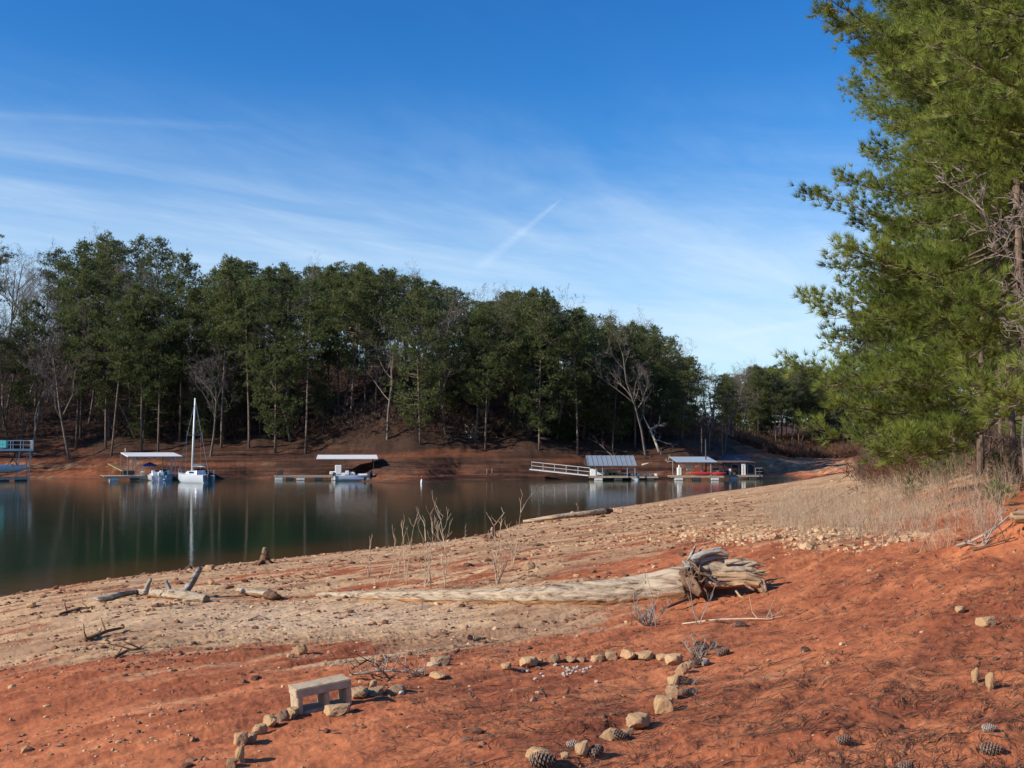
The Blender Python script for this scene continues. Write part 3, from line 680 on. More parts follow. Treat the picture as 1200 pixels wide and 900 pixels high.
def hull_mb(L, Wd, Hh, tran=.85, draft=.25, sheer=.25, n=14):
    """bow at +x"""
    mb = MB(); vs = []; fs = []
    for i in range(n + 1):
        t = i / n; w = Wd / 2 * (tran + (1 - tran) * min(1, t / .4)) * (1 - max(0, (t - .45) / .55) ** 2.0) + .01
        top = Hh * (1 + sheer * t * t); kz = -draft + (draft + Hh * .55) * max(0, (t - .6) / .4) ** 2.2; x = -L / 2 + L * t
        vs += [(x, -w, top), (x, -w * .96, top * .35 + kz * .4), (x, -w * .55, kz * .7 + .02), (x, 0, kz), (x, w * .55, kz * .7 + .02), (x, w * .96, top * .35 + kz * .4), (x, w, top)]
    for i in range(n):
        for k in range(6): fs.append((i * 7 + k, i * 7 + k + 1, (i + 1) * 7 + k + 1, (i + 1) * 7 + k))
    fs.append(tuple(range(7))); mb.add(vs, fs, True)
    dk = [];
    for i in range(n + 1): dk += [vs[i * 7], (vs[i * 7][0], 0, vs[i * 7][2] + .05), vs[i * 7 + 6]]
    mb.add(dk, [(i * 3 + k, (i + 1) * 3 + k, (i + 1) * 3 + k + 1, i * 3 + k + 1) for i in range(n) for k in (0, 1)], True)
    return mb
def px_frame(u0, Y): 
    s = Y / F_PX; return ((u0 - CX) * s, Y, 0.0), s
def dock(name, label, u0, Y, deck, roof=None, posts=(), roofmat=None, post_mat=None, rz=0, gable=0, floats=6, roof_name='roof'):
    """deck: (u0,u1,depth,z) list; roof: (u0,u1,depth0,depth1,z_front,z_back)"""
    loc, s = px_frame(u0, Y); e = thing(name, label, 'dock', loc, rz)
    for (a, b, y0, y1, zt) in deck:
        xa, xb = (a - u0) * s, (b - u0) * s; mb = MB(); nb = max(4, int((xb - xa) / .35))
        for i in range(nb):
            w = (xb - xa) / nb; mb.box((xa + w * (i + .5), (y0 + y1) / 2, zt - .02), (w * .93, y1 - y0, .04))
        mb.box(((xa + xb) / 2, y0 + .06, zt - .14), (xb - xa, .08, .2)); mb.box(((xa + xb) / 2, y1 - .06, zt - .14), (xb - xa, .08, .2))
        mb.build('deck', m_deck, e)
        nf = max(2, int((xb - xa) / 2.2))
        for i in range(nf):
            fx = xa + (xb - xa) * (i + .5) / nf; f = MB().box((fx, y0 + .5, zt - .42), (1.05, .9, .36)); f.build('float', m_float if i % 2 == 0 else m_dark, e, .05)
    if roof:
        a, b, y0, y1, zf, zb = roof; xa, xb = (a - u0) * s, (b - u0) * s; mb = MB()
        if gable:
            ym = (y0 + y1) / 2; zr = zf + gable; th = .08
            for (ya, za, yb, zb_) in ((y0, zf, ym, zr), (ym, zr, y1, zf)):
                mb.add([(xa, ya, za), (xb, ya, za), (xb, yb, zb_), (xa, yb, zb_), (xa, ya, za - th), (xb, ya, za - th), (xb, yb, zb_ - th), (xa, yb, zb_ - th)], [(0, 1, 2, 3), (7, 6, 5, 4), (0, 4, 5, 1), (2, 6, 7, 3), (1, 5, 6, 2), (0, 3, 7, 4)])
            nr = int((xb - xa) / .6)
            for i in range(nr + 1):
                x_ = xa + .04 + (xb - xa - .08) * i / nr; mb.beam((x_, y0, zf + .035), (x_, ym, zr + .035), .05, .05)
            mb.build(roof_name, roofmat, e)
            g = MB(); g.add([(xa + .1, y0 + .1, zf - .09), (xa + .1, ym, zr - .1), (xa + .1, y1 - .1, zf - .09), (xb - .1, y0 + .1, zf - .09), (xb - .1, ym, zr - .1), (xb - .1, y1 - .1, zf - .09)], [(0, 1, 2), (3, 5, 4)]); g.build('gable', m_dark, e)
        else:
            mb.add([(xa, y0, zf), (xb, y0, zf), (xb, y1, zb), (xa, y1, zb), (xa, y0, zf - .09), (xb, y0, zf - .09), (xb, y1, zb - .09), (xa, y1, zb - .09)], [(0, 1, 2, 3), (7, 6, 5, 4), (0, 4, 5, 1), (2, 6, 7, 3), (1, 5, 6, 2), (0, 3, 7, 4)])
            mb.build(roof_name, roofmat, e)
            mb = MB(); nr = 6
            for i in range(nr + 1):
                x_ = xa + .1 + (xb - xa - .2) * i / nr; mb.beam((x_, y0 + .05, zf - .2), (x_, y1 - .05, zb - .2), .06, .1)
            mb.build('rafter', m_dark, e)
        for pu in posts:
            for yy in (y0 + .25, y1 - .25):
                zt = (zf if yy < (y0 + y1) / 2 else zb) - .12; MB().box(((pu - u0) * s, yy, zt / 2 + .25), (.09, .09, zt - .5)).build('post', post_mat or m_steel, e)
    return e, s
def rail(e, pts, h=1.0, mat=None, w=.05, mid=True, name='railing', every=1.5):
    mb = MB()
    for a, b in zip(pts[:-1], pts[1:]):
        a = Vector(a); b = Vector(b); n = max(1, int((b - a).length / every))
        for i in range(n + 1):
            p = a.lerp(b, i / n); mb.box(p + Vector((0, 0, h / 2)), (w, w, h))
        up = Vector((0, 0, h)); mb.beam(a + up, b + up, w * 1.2)
        if mid: mb.beam(a + up * .5, b + up * .5, w * .8)
    return mb.build(name, mat or m_steel, e)
def outboard(e, x, y, z, cowl, rz=0):
    mb = MB(); mb.box((x, y, z + .35), (.42, .32, .38)); mb.box((x - .02, y, z + .57), (.3, .26, .1)); o = mb.build('outboard_motor', cowl, e, .04)
    MB().box((x, y, z - .1), (.16, .12, .6)).build('motor_leg', m_white, e); return o

# dock with flat roof beside the sailboat
e, s = dock('boat_dock', 'floating dock with flat white roof and tan ramp beside the sailboat', 170, 133.5, [(126, 172, 0, 4.5, .62), (196, 213, 1.5, 5.5, .62), (166, 200, 4.6, 6.0, .60)],
            (152, 214, .2, 7.6, 3.15, 3.62), (152.6, 161, 166, 201, 206, 212), m_roofw, rz=.48)
X = lambda u: (u - 170) * s
MB().beam((X(160), 3.2, .75), (X(138), 4.8, 2.15), 1.5, .12).build('ramp', m_ply, e)
mb = MB(); mb.box((X(156), 2.0, 1.0), (1.6, .8, .55)); mb.box((X(149.5), 2.6, .95), (.5, .5, .5)); mb.build('storage_box', m_dark, e, .05)
mb = MB(); mb.box((X(172), 3.6, .85), (.5, .5, .4)); mb.box((X(175), 4.6, .9), (.35, .35, .5)); mb.build('gear_box', m_white, e, .04)
MB().tube([(X(155.5), 6, 3.4), (X(155.5), 6, 4.2)], .05, 6).build('vent_pipe', m_steel, e)
def umbrella(u, Y, z0, label):
    loc, s_ = px_frame(u, Y); e = thing('umbrella', label, 'umbrella', (loc[0], Y, z0)); mb = MB(); vs = [(0, 0, 1.75)]; n = 8
    for k in range(n): a = 2 * math.pi * k / n; vs.append((.95 * math.cos(a), .95 * math.sin(a), 1.35))
    for k in range(n): a = 2 * math.pi * k / n; vs.append((.97 * math.cos(a), .97 * math.sin(a), 1.15))
    mb.add(vs, [(0, 1 + k, 1 + (k + 1) % n) for k in range(n)] + [(1 + k, 9 + k, 9 + (k + 1) % n, 1 + (k + 1) % n) for k in range(n)]); mb.build('canopy', m_blue, e)
    MB().tube([(0, 0, 0), (0, 0, 1.75)], .03, 6).build('pole', m_steel, e)
umbrella(176.5, 138.8, .60, 'small blue umbrella under the white roof of the dock')
def motorboat(label, u, Y, rz, L, Wd, hullmat, cowl, console=True, canvas=None, stripe=None):
    loc, s_ = px_frame(u, Y); e = thing('motorboat', label, 'motorboat', (loc[0], Y, 0.05), rz)
    hull_mb(L, Wd, .62, .88).build('hull', hullmat, e)
    if stripe: 
        mb = MB(); 
        for sg in (-1, 1): mb.box((-L * .12, sg * (Wd / 2 + .005), .30), (L * .6, .03, .14))
        mb.build('stripe', stripe, e)
    mb = MB(); mb.box((-L * .12, 0, .85), (.7, .9, .45)); mb.box((-L * .32, 0, .8), (.5, Wd * .7, .35)); mb.box((L * .12, 0, .76), (L * .25, Wd * .55, .2)); mb.build('console', m_white, e, .06)
    mb = MB(); mb.add([(-L * .05, -Wd * .35, .8), (-L * .05, Wd * .35, .8), (-L * .13, Wd * .3, 1.32), (-L * .13, -Wd * .3, 1.32), (-L * .03, -Wd * .35, .8), (-L * .03, Wd * .35, .8), (-L * .11, Wd * .3, 1.32), (-L * .11, -Wd * .3, 1.32)], [(0, 1, 2, 3), (7, 6, 5, 4), (0, 4, 5, 1), (2, 6, 7, 3), (1, 5, 6, 2), (0, 3, 7, 4)]); mb.build('windshield', m_glass, e)
    for k in (-.25, .25): MB().box((-L * .24, k * Wd, 1.0), (.45, .4, .5)).build('seat', m_white if canvas is None else canvas, e, .05)
    outboard(e, -L / 2 - .2, 0, .45, cowl); return e
motorboat('white open motorboat with white and dark outboard moored under the dock roof', 184, 134.2, math.radians(118), 5.2, 2.0, m_hull, m_white)
motorboat('small boat with green-and-black motor, right of the white motorboat', 193, 137.2, math.radians(115), 4.6, 1.8, m_float, m_green)

# sailboat
loc, s = px_frame(228, 125.5); e = thing('sailboat', 'white sailboat with tall bare mast moored beside the white-roofed dock', 'sailboat', (loc[0], loc[1], .0), math.radians(140))
hull_mb(6.6, 2.3, .95, .72, .4, .22).build('hull', m_hull, e)
mb = MB(); mb.add([(-1.7, -.75, .95), (-1.7, .75, .95), (1.3, .5, 1.02), (1.3, -.5, 1.02), (-1.6, -.6, 1.5), (-1.6, .6, 1.5), (.8, .38, 1.4), (.8, -.38, 1.4)], [(0, 1, 5, 4), (1, 2, 6, 5), (2, 3, 7, 6), (3, 0, 4, 7), (4, 5, 6, 7)]); cab = mb.build('cabin', m_hull, e, .06)
mb = MB(); 
for sg in (-1, 1): mb.box((-.5, sg * .64, 1.25), (1.1, .04, .2), Matrix.Rotation(-sg * .1, 3, 'Z'))
mb.build('cabin_window', m_glass, e)
MB().tube([(.3, 0, 1.3), (.15, 0, 5.5), (-.05, 0, 10.3)], [.13, .12, .09], 8).build('mast', m_white, e)
MB().tube([(.2, 0, 2.0), (-2.5, 0, 1.95)], .06, 6).build('boom', m_steel, e)
MB().tube([(-2.4, 0, 2.08), (.1, 0, 2.15)], [.10, .13], 6).build('furled_sail', m_tarp, e)
MB().beam((.1, -.95, 5.8), (.1, .95, 5.8), .05).build('spreader', m_steel, e)
mb = MB()
for a in (-1, 1):
    mb.tube([(.1, a * 1.05, .95), (.1, a * .95, 5.8), (-.03, 0, 9.8)], .018, 3)
mb.tube([(3.3, 0, 1.15), (-.03, 0, 9.9)], .02, 3); mb.tube([(-3.25, 0, .95), (-.05, 0, 10.2)], .018, 3); mb.build('rigging', m_steel, e)
mb = MB(); mb.box((-3.45, .2, .7), (.3, .3, .7)); mb.build('outboard_motor', m_dark, e, .04)
MB().box((-3.42, -.15, .35), (.06, .5, 1.0)).build('rudder', m_tarp, e)
rail(e, [(-3.1, -.8, .95), (-3.1, .8, .95)], .6, m_steel, .03, True, 'stern_rail', .8)
rail(e, [(3.0, -.2, 1.14), (3.2, 0, 1.14), (3.0, .2, 1.14)], .5, m_steel, .03, False, 'bow_rail', .8)

# long dock, white canopy
e, s = dock('boat_dock', 'long low dock with sloping thin white canopy over a white boat', 390, 134.5, [(344, 404, .3, 2.4, .62), (322, 346, 2.5, 4.2, .60)],
            (371.5, 443, .5, 6.6, 2.85, 3.30), (405, 438), m_roofw, m_dark, rz=.16)
X = lambda u: (u - 390) * s
mb = MB(); mb.box((X(396), 3.5, 2.75), (1.6, 1.5, .06)); mb.build('canopy_panel', m_white, e)
mb = MB(); mb.box((X(330), 3.4, 1.0), (.5, .5, .7)); mb.box((X(326), 3.2, .85), (.2, .2, .5)); mb.build('mooring_box', m_dark, e)
motorboat('white motorboat with raised console lying along the long low dock', 420, 132.4, math.radians(8), 5.6, 2.1, m_hull, m_dark, stripe=m_hullb)
mb = MB(); mb.box((X(397), 1.0, 1.35), (.85, .8, 1.25)); mb.box((X(391), 1.0, .95), (.9, .5, .4)); mb.build('dock_locker', m_white, e, .06)
loc, s_ = px_frame(435, 131.6); e = thing('jet_boat', 'dark shrouded small craft behind the bow of the white motorboat', 'boat', loc, math.radians(80)); hull_mb(3.2, 1.1, .5, .7).build('hull', m_dark, e)
mb = MB(); mb.box((-.3, 0, .8), (1.2, .4, .45)); mb.beam((.3, 0, .8), (0, 0, 1.35), .3); mb.build('cover', m_dark, e, .06)
loc, s_ = px_frame(494.5, 121.5); e = thing('channel_buoy', 'small red and white buoy off the sandy point', 'buoy', loc)
MB().tube([(0, 0, -.3), (0, 0, .25), (0, 0, .55)], [.13, .13, .05], 10).build('body', m_white, e); MB().tube([(0, 0, .55), (0, 0, 1.0)], [.06, .04], 8).build('topmark', m_red, e)

# gabled dock and its gangway
e, s = dock('boat_dock', 'boathouse dock with blue-grey gabled metal roof and railed gangway', 720, 133.2, [(690, 736, .2, 2.0, .60), (736, 772, 1.0, 2.6, .55), (695, 745, 6.4, 7.6, .58)],
            (689, 746, .1, 7.6, 1.98, 1.98), (698, 706, 735, 744), m_roofg, m_steel, gable=1.25)
X = lambda u: (u - 720) * s
mb = MB(); mb.box((X(696), .8, 1.05), (.9, .7, .9)); mb.build('dock_locker', m_white, e, .05)
rr = random.Random(4)
for i in range(14): mb = MB(); mb.box((X(rr.uniform(702, 740)), rr.uniform(2.2, 6.0), .8 + rr.uniform(0, .4)), (rr.uniform(.3, 1.2), .4, rr.uniform(.2, .6))); mb.build('stored_gear', [m_deck, m_white, m_dark][i % 3], e, .03)
for i in range(5): MB().box((X(742 + i * 7), 1.6, .72), (.3, .4, .3)).build('cleat_box', m_white, e, .03)
mb = MB(); a = Vector((X(624), 6.0, 1.35)); b = Vector((X(692), 1.4, .62)); mb.beam(a, b, 1.3, .12); gw = mb.build('gangway', m_steel, e)
for off in (-.6, .6):
    rail(gw, [(a.x, a.y + off, a.z), (b.x, b.y + off, b.z)], 1.0, m_steel, .045, True, 'railing', 1.6)
loc, s_ = px_frame(727, 136.6); motor = motorboat('dark covered motorboat stored under the gabled dock roof', 724, 136.8, 0.05, 5, 1.9, m_tarp, m_dark, canvas=m_tarp)

# red kayak dock
e, s = dock('boat_dock', 'small dock with pale blue sloping roof and kayaks on its deck', 816, 134.0, [(785, 848, .2, 2.4, .62)],
            (793, 840, .2, 6.5, 2.45, 3.05), (796.5, 833), simple('pale_blue_roof', (0.38, 0.46, 0.53), .4, .06, 1, .5, .05), m_steel)
X = lambda u: (u - 816) * s
mb = MB(); mb.box((X(797), 1.2, 1.15), (.55, .5, 1.0)); mb.tube([(X(797), 1.2, 1.6), (X(797), 1.2, 2.0)], .12, 6); mb.build('white_post_box', m_white, e, .05)
mb = MB(); mb.box((X(812), 3.0, 1.85), (1.3, .12, .3)); mb.box((X(812), 3.0, 1.45), (.8, .3, .35)); mb.build('hanging_gear', m_white, e, .05)
MB().tube([(X(831), 2.6, .4), (X(831), 2.6, 5.4)], .09, 6).build('tall_pole', m_dark, e)
def kayak(label, u, Y, z, L, mat, rz=0):
    loc, s_ = px_frame(u, Y); mb = MB(); n = 12; pts = [(-L / 2 + L * i / n, 0, .12 * abs(2 * i / n - 1) ** 3) for i in range(n + 1)]; rad = [max(.03, .30 * (1 - abs(2 * i / n - 1) ** 2.2)) for i in range(n + 1)]
    e = thing('kayak', label, 'kayak', (loc[0], Y, z), rz); mb.tube(pts, rad, 8); mb.build('hull', mat, e); MB().tube([(-.35, 0, .26), (.35, 0, .26)], [.2, .2], 8).build('cockpit', m_dark, e)
kayak('red kayak lying at the front of the dock deck', 823, 134.6, .88, 3.6, m_red)
kayak('red kayak closest to the yellow one on the dock deck', 842, 134.5, .86, 2.0, m_red)
kayak('yellow-orange kayak resting on the right end of the dock', 838, 135.6, 1.12, 2.4, m_yel)
# dark lift dock with brown roof
e, s = dock('boat_dock', 'dark-framed dock with thin flat brown roof and white boat lift', 868, 140.0, [(849, 893, .2, 2.2, .55)],
            (845, 885, .2, 6.0, 2.35, 2.45), (849, 857, 866, 876, 884), m_roofb, m_dark)
X = lambda u: (u - 868) * s
mb = MB()
for q in (870, 872.6): mb.box((X(q), .5, 1.2), (.22, .22, 1.9))
mb.box((X(871.3), .5, 2.0), (.6, .25, .3)); mb.build('boat_lift', m_white, e); MB().box((X(856), .6, 1.0), (.3, .3, .8)).build('power_post', m_white, e)
rail(e, [(X(885), .3, .55), (X(893), .3, .55), (X(893), 2.0, .55)], .95, m_steel, .06)
for i in range(7): MB().box((X(850 + i * 5), 1.5 + (i % 3) * .5, .78), (.5, .4, .5 + .1 * (i % 2))).build('stored_gear', m_dark, e, .03)
# covered craft on the bank behind
loc, s_ = px_frame(858, 160); e = thing('covered_boat', 'boat under blue-grey tarpaulin parked on the bank behind the docks', 'covered boat', (loc[0], 160, hz(loc[0], 160)), .05)
mb = MB(); n = 10; vs = []
for i in range(n + 1):
    t = i / n; hgt = .9 + .7 * math.sin(t * 3.1) ** .5 if 0 < i < n else .7; x_ = -3 + 6 * t; w_ = 1.1 * (1 - .6 * max(0, t - .6) / .4)
    vs += [(x_, -w_, .1), (x_, -w_ * .9, hgt * .7), (x_, 0, hgt), (x_, w_ * .9, hgt * .7), (x_, w_, .1)]
mb.add(vs, [(i * 5 + k, i * 5 + k + 1, i * 5 + 5 + k + 1, i * 5 + 5 + k) for i in range(n) for k in range(4)] + [(0, 1, 2, 3, 4), (n * 5 + 4, n * 5 + 3, n * 5 + 2, n * 5 + 1, n * 5)]); mb.build('tarpaulin', m_tarp, e)
MB().box((0, 0, .2), (4.5, 1.2, .3)).build('trailer', m_dark, e)

# two-storey dock cut by the left edge
loc, s = px_frame(15, 131); e = thing('boat_dock', 'two-storey dock with railed upper deck at the left edge', 'dock', loc, .50)
X = lambda u: (u - 15) * s; zU = 4.0 + 0.0 * s
mb = MB(); mb.box(((X(-60) + X(38)) / 2, 3.2, 4.05), (X(38) - X(-60), 6.4, .10)); mb.build('upper_deck', m_deck, e)
mb = MB(); mb.box(((X(-60) + X(38)) / 2, -.06, 3.98), (X(38) - X(-60), .08, .28)); mb.build('fascia', m_float, e)
rail(e, [(X(-60), .05, 4.1), (X(38), .05, 4.1), (X(38), 6.3, 4.1), (X(-60), 6.3, 4.1)], 1.1, m_float, .07, True, 'railing', 1.1)
for pu in (-55, -25, 23, 34.5):
    for yy in (.3, 6.0): MB().box((X(pu), yy, 2.0), (.12, .12, 4.0)).build('post', m_steel, e)
mb = MB(); mb.beam((X(9), .3, 1.7), (X(23), .3, 3.9), .09); mb.beam((X(23), .3, 1.9), (X(9), .3, 3.9), .09); mb.beam((X(15), 6, 1.7), (X(23), 6, 3.9), .09); mb.build('brace', m_dark, e)
MB().box(((X(-60) + X(33)) / 2, .8, .35), (X(33) - X(-60), 1.5, .35)).build('lower_deck', m_deck, e)
for i in range(5): MB().box((X(-50 + i * 19), .7, .05), (1.4, 1.1, .35)).build('float', m_dark, e, .05)
mb = MB(); mb.box((X(2), .9, 4.75), (.8, .6, 1.0)); tag(mb.build('deck_bin', m_teal, None, .06), 'teal plastic bin on the upper deck of the left dock', 'bin').location = loc
motorboat('white motorboat with blue trim under the two-storey dock at left edge', 2, 131.5, math.radians(8), 6.2, 2.3, m_hull, m_dark, canvas=m_blue, stripe=m_hullb).location.z = 1.25

# bits on the far bank
m_drift = simple('grey_driftwood', (0.50, 0.42, 0.33), .9, .4, 3, .1, .6, .02, (1, 1, 1))
def bank_stairs(u, Y, label, n, ang):
    loc, s_ = px_frame(u, Y); z = hz(loc[0], Y); e = thing('bank_stairs', label, 'stairs', (loc[0], Y, z), ang); mb = MB()
    for i in range(n): mb.box((0, i * .35, .15 + i * .17), (1.1, .34, .06))
    mb.beam((-.55, 0, 0), (-.55, n * .35, n * .17), .06, .2); mb.beam((.55, 0, 0), (.55, n * .35, n * .17), .06, .2); mb.build('steps', m_deck, e)
    for q in (-.55, .55): rail(e, [(q, 0, .1), (q, n * .35, n * .17 + .1)], .95, m_drift, .06, False, 'handrail', 1.2)
bank_stairs(556, 152, 'weathered wooden steps and rails on the far bank left of centre', 7, .4)
bank_stairs(616, 156, 'pale wooden steps under the trees right of the low green bush', 6, -.5)
def dead_limb(name, label, u, v, Y, L, seed, rz, tilt=.2, r0=.12, mat=None, cat='driftwood'):
    x_ = (u - CX) / F_PX * Y; e = thing(name, label, cat, (x_, Y, hz(x_, Y) + .1), rz); rr = random.Random(seed); mb = MB(); bb = MB()
    def g(p, d, L, r, lev, m):
        pts = [p]; q = p.copy()
        for i in range(4): d = (d + Vector([rr.gauss(0, .14) for _ in range(3)])).normalized(); q = q + d * L / 4; pts.append(q.copy())
        m.tube(pts, [r * (1 - .17 * i) for i in range(5)], 6, True)
        if lev < 3:
            for k in range(4): 
                o = pts[rr.randint(1, 4)]; dd = (d + Vector([rr.gauss(0, .7) for _ in range(3)]) + Vector((0, 0, .25))).normalized(); g(o.copy(), dd, L * rr.uniform(.3, .5), r * .45, lev + 1, bb)
    g(Vector((0, 0, 0)), Vector((math.cos(tilt), 0, math.sin(tilt))), L, r0, 0, mb); mb.build('trunk', mat or m_drift, e); bb.build('branch', mat or m_drift, e)
    return e
dead_limb('fallen_tree', 'pale fallen treetop lying on the bank behind the gabled dock', 752, 540, 148, 4.5, 3, .3, .3, .16)
dead_limb('fallen_tree', 'whitish dead tree with spreading crooked limbs among far right pines', 772, 490, 153, 8, 8, 1.5, 1.2, .2)
dead_limb('fallen_tree', 'leaning dead trunk on the bank left of the pale blue roof', 727, 535, 149, 5, 5, 2.7, .5, .1, m_bark)
for u, Y, lb in [(571, 139, 'short upright stake at the water edge below the far steps, left one'), (577, 139.5, 'short upright stake at the water edge below the far steps, right one'), (822, 155, 'dark utility pole behind the pale blue roof')]:
    x_ = (u - CX) / F_PX * Y; big_ = Y > 150; tag(MB().tube([(0, 0, -.3), (0, 0, 4.5 if big_ else .9)], .1, 7).build('pole' if big_ else 'stake', m_bark, None), lb, 'pole' if big_ else 'stake').location = (x_, Y, hz(x_, Y))
# ================================================================== foreground
def wood_mat(name, ang, hi, lo, stain):
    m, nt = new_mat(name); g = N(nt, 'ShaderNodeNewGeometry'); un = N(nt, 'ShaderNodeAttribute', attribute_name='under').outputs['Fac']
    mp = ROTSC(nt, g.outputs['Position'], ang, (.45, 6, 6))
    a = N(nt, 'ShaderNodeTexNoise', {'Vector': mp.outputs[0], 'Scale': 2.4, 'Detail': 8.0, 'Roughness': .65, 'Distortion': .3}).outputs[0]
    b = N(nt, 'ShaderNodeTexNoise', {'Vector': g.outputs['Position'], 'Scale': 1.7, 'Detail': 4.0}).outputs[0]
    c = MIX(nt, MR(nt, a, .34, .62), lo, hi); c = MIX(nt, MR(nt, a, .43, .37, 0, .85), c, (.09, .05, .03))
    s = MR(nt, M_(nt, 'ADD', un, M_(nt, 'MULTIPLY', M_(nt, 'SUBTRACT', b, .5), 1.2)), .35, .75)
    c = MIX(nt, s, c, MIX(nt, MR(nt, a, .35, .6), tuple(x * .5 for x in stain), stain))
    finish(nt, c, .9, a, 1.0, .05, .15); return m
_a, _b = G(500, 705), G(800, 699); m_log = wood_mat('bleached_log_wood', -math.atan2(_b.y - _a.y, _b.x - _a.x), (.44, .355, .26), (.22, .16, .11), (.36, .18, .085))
m_root = wood_mat('orange_root_wood', math.radians(10), (.50, .34, .20), (.24, .14, .08), (.34, .16, .07))
m_greyroot = wood_mat('grey_weathered_root', math.radians(0), (.40, .375, .34), (.13, .115, .10), (.3, .25, .2))
m_darkroot = simple('dark_root_mass', (0.16, 0.095, 0.06), .95, .5, 9, .1, .9, .02)

def loft(name, pts, rad, mat, parent=None, n=28, ridge=.07, seed=1, flat=1.0, notch=None, steps=90):
    """a weathered trunk: many rings with ridges and cracks along the grain"""
    P = np.array([tuple(p) for p in pts]); k = len(P); t = np.linspace(0, k - 1, steps); i = np.minimum(t.astype(int), k - 2); f = (t - i)[:, None]; f3 = f * f * (3 - 2 * f) * .35 + f * .65
    Q = P[i] * (1 - f3) + P[i + 1] * f3; rd = np.interp(t, range(k), rad)
    T = np.gradient(Q, axis=0); T /= np.linalg.norm(T, axis=1)[:, None]; up = np.tile([0, 0, 1.], (steps, 1)); A = np.cross(T, up); A /= np.linalg.norm(A, axis=1)[:, None] + 1e-9; B = np.cross(A, T)
    th = np.linspace(0, 2 * np.pi, n, endpoint=False); L = np.r_[0, np.cumsum(np.linalg.norm(np.diff(Q, axis=0), axis=1))]
    TH, LL = np.meshgrid(th, L); r_ = 1 + ridge * (fbm(TH * 3.0 + seed * 7, LL * .5 + seed, 3) + .6 * fbm(TH * 1.2 + seed, LL * 2.2, 3))
    crk = pn(TH * 4 + seed * 3, LL * .7); r_ -= ridge * 1.9 * sstep(.10, .0, np.abs(crk)) * sstep(0, .3, pn(LL * 1.3 + seed, TH))
    if notch: r_ = notch(TH, LL, r_)
    R_ = r_ * rd[:, None]
    V = Q[:, None, :] + (A[:, None, :] * np.cos(TH)[..., None]) * R_[..., None] + (B[:, None, :] * np.sin(TH)[..., None]) * R_[..., None] * flat
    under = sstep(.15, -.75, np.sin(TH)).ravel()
    V = V.reshape(-1, 3); ii = (np.arange(steps - 1)[:, None] * n + np.arange(n)[None, :]); jj = (np.arange(steps - 1)[:, None] * n + (np.arange(n) + 1)[None, :] % n)
    q = np.stack([ii, jj, jj + n, ii + n], -1).reshape(-1, 4)
    c0 = len(V); V = np.r_[V, Q[:1], Q[-1:]]; under = np.r_[under, .5, .5]
    caps = [(c0, (a + 1) % n, a, c0) for a in range(n)]; ring = (steps - 1) * n
    caps2 = [(c0 + 1, ring + a, ring + (a + 1) % n, c0 + 1) for a in range(n)]
    o = mesh_np(name, V, q, mat, parent, True, {'under': under})
    cm = bpy.data.meshes.new(name)     # close both ends
    import bmesh
    bm = bmesh.new(); bm.from_mesh(o.data); bm.verts.ensure_lookup_table()
    for a in range(n):
        for tri in ((c0, (a + 1) % n, a), (c0 + 1, ring + a, ring + (a + 1) % n)):
            bm.faces.new([bm.verts[x] for x in tri])
    bm.to_mesh(o.data); bm.free(); return o
def on(u, v, r_): p = G(u, v); p.z += r_; return p
# the big fallen log
e = thing('fallen_log', 'long bleached fallen tree trunk with torn root end lying across the beach', 'fallen log', (0, 0, 0))
uv = [(372, 699, .045), (430, 702, .09), (500, 705, .12), (580, 707, .14), (650, 707, .165), (710, 706, .195), (760, 703, .225), (800, 699, .255), (822, 694, .23)]
pts = [on(u, v, r_ * .62) for u, v, r_ in uv]
def nt_(TH, LL, r_):                                                 # rotten hollow low on the near face
    L = LL / LL.max(); return r_ - .35 * sstep(.70, .76, L) * sstep(.97, .93, L) * sstep(.55, .15, np.abs(((TH + 6.283) % 6.283) - 3.5) ) 
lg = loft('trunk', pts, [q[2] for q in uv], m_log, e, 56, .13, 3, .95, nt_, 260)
Yr = pts[-2].y
def Wr(u, v, dy=0): return W(u, v, Yr + dy)
def gz(p, h=0): return Vector((p.x, p.y, hz(p.x, p.y) + h))
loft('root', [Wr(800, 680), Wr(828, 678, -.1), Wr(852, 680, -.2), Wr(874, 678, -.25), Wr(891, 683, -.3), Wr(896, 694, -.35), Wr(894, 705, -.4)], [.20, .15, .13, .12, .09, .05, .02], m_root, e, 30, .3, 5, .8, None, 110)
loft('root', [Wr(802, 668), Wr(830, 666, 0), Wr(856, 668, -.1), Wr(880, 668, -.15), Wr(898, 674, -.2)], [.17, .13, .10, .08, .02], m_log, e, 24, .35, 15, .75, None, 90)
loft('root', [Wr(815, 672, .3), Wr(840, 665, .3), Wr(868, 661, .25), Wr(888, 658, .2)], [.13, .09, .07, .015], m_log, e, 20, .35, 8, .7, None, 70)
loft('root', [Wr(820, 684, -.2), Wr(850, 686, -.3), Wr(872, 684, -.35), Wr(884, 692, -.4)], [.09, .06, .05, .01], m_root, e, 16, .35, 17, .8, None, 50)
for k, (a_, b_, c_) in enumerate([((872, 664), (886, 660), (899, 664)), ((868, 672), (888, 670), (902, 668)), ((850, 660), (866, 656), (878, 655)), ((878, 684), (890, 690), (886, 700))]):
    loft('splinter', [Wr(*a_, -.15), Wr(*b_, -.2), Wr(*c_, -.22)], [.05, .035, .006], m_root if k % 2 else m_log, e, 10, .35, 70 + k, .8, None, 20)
loft('root', [Wr(803, 672, -.15), Wr(812, 684, -.35), Wr(822, 697, -.55)], [.10, .08, .04], m_darkroot, e, 18, .5, 6, 1, None, 30)
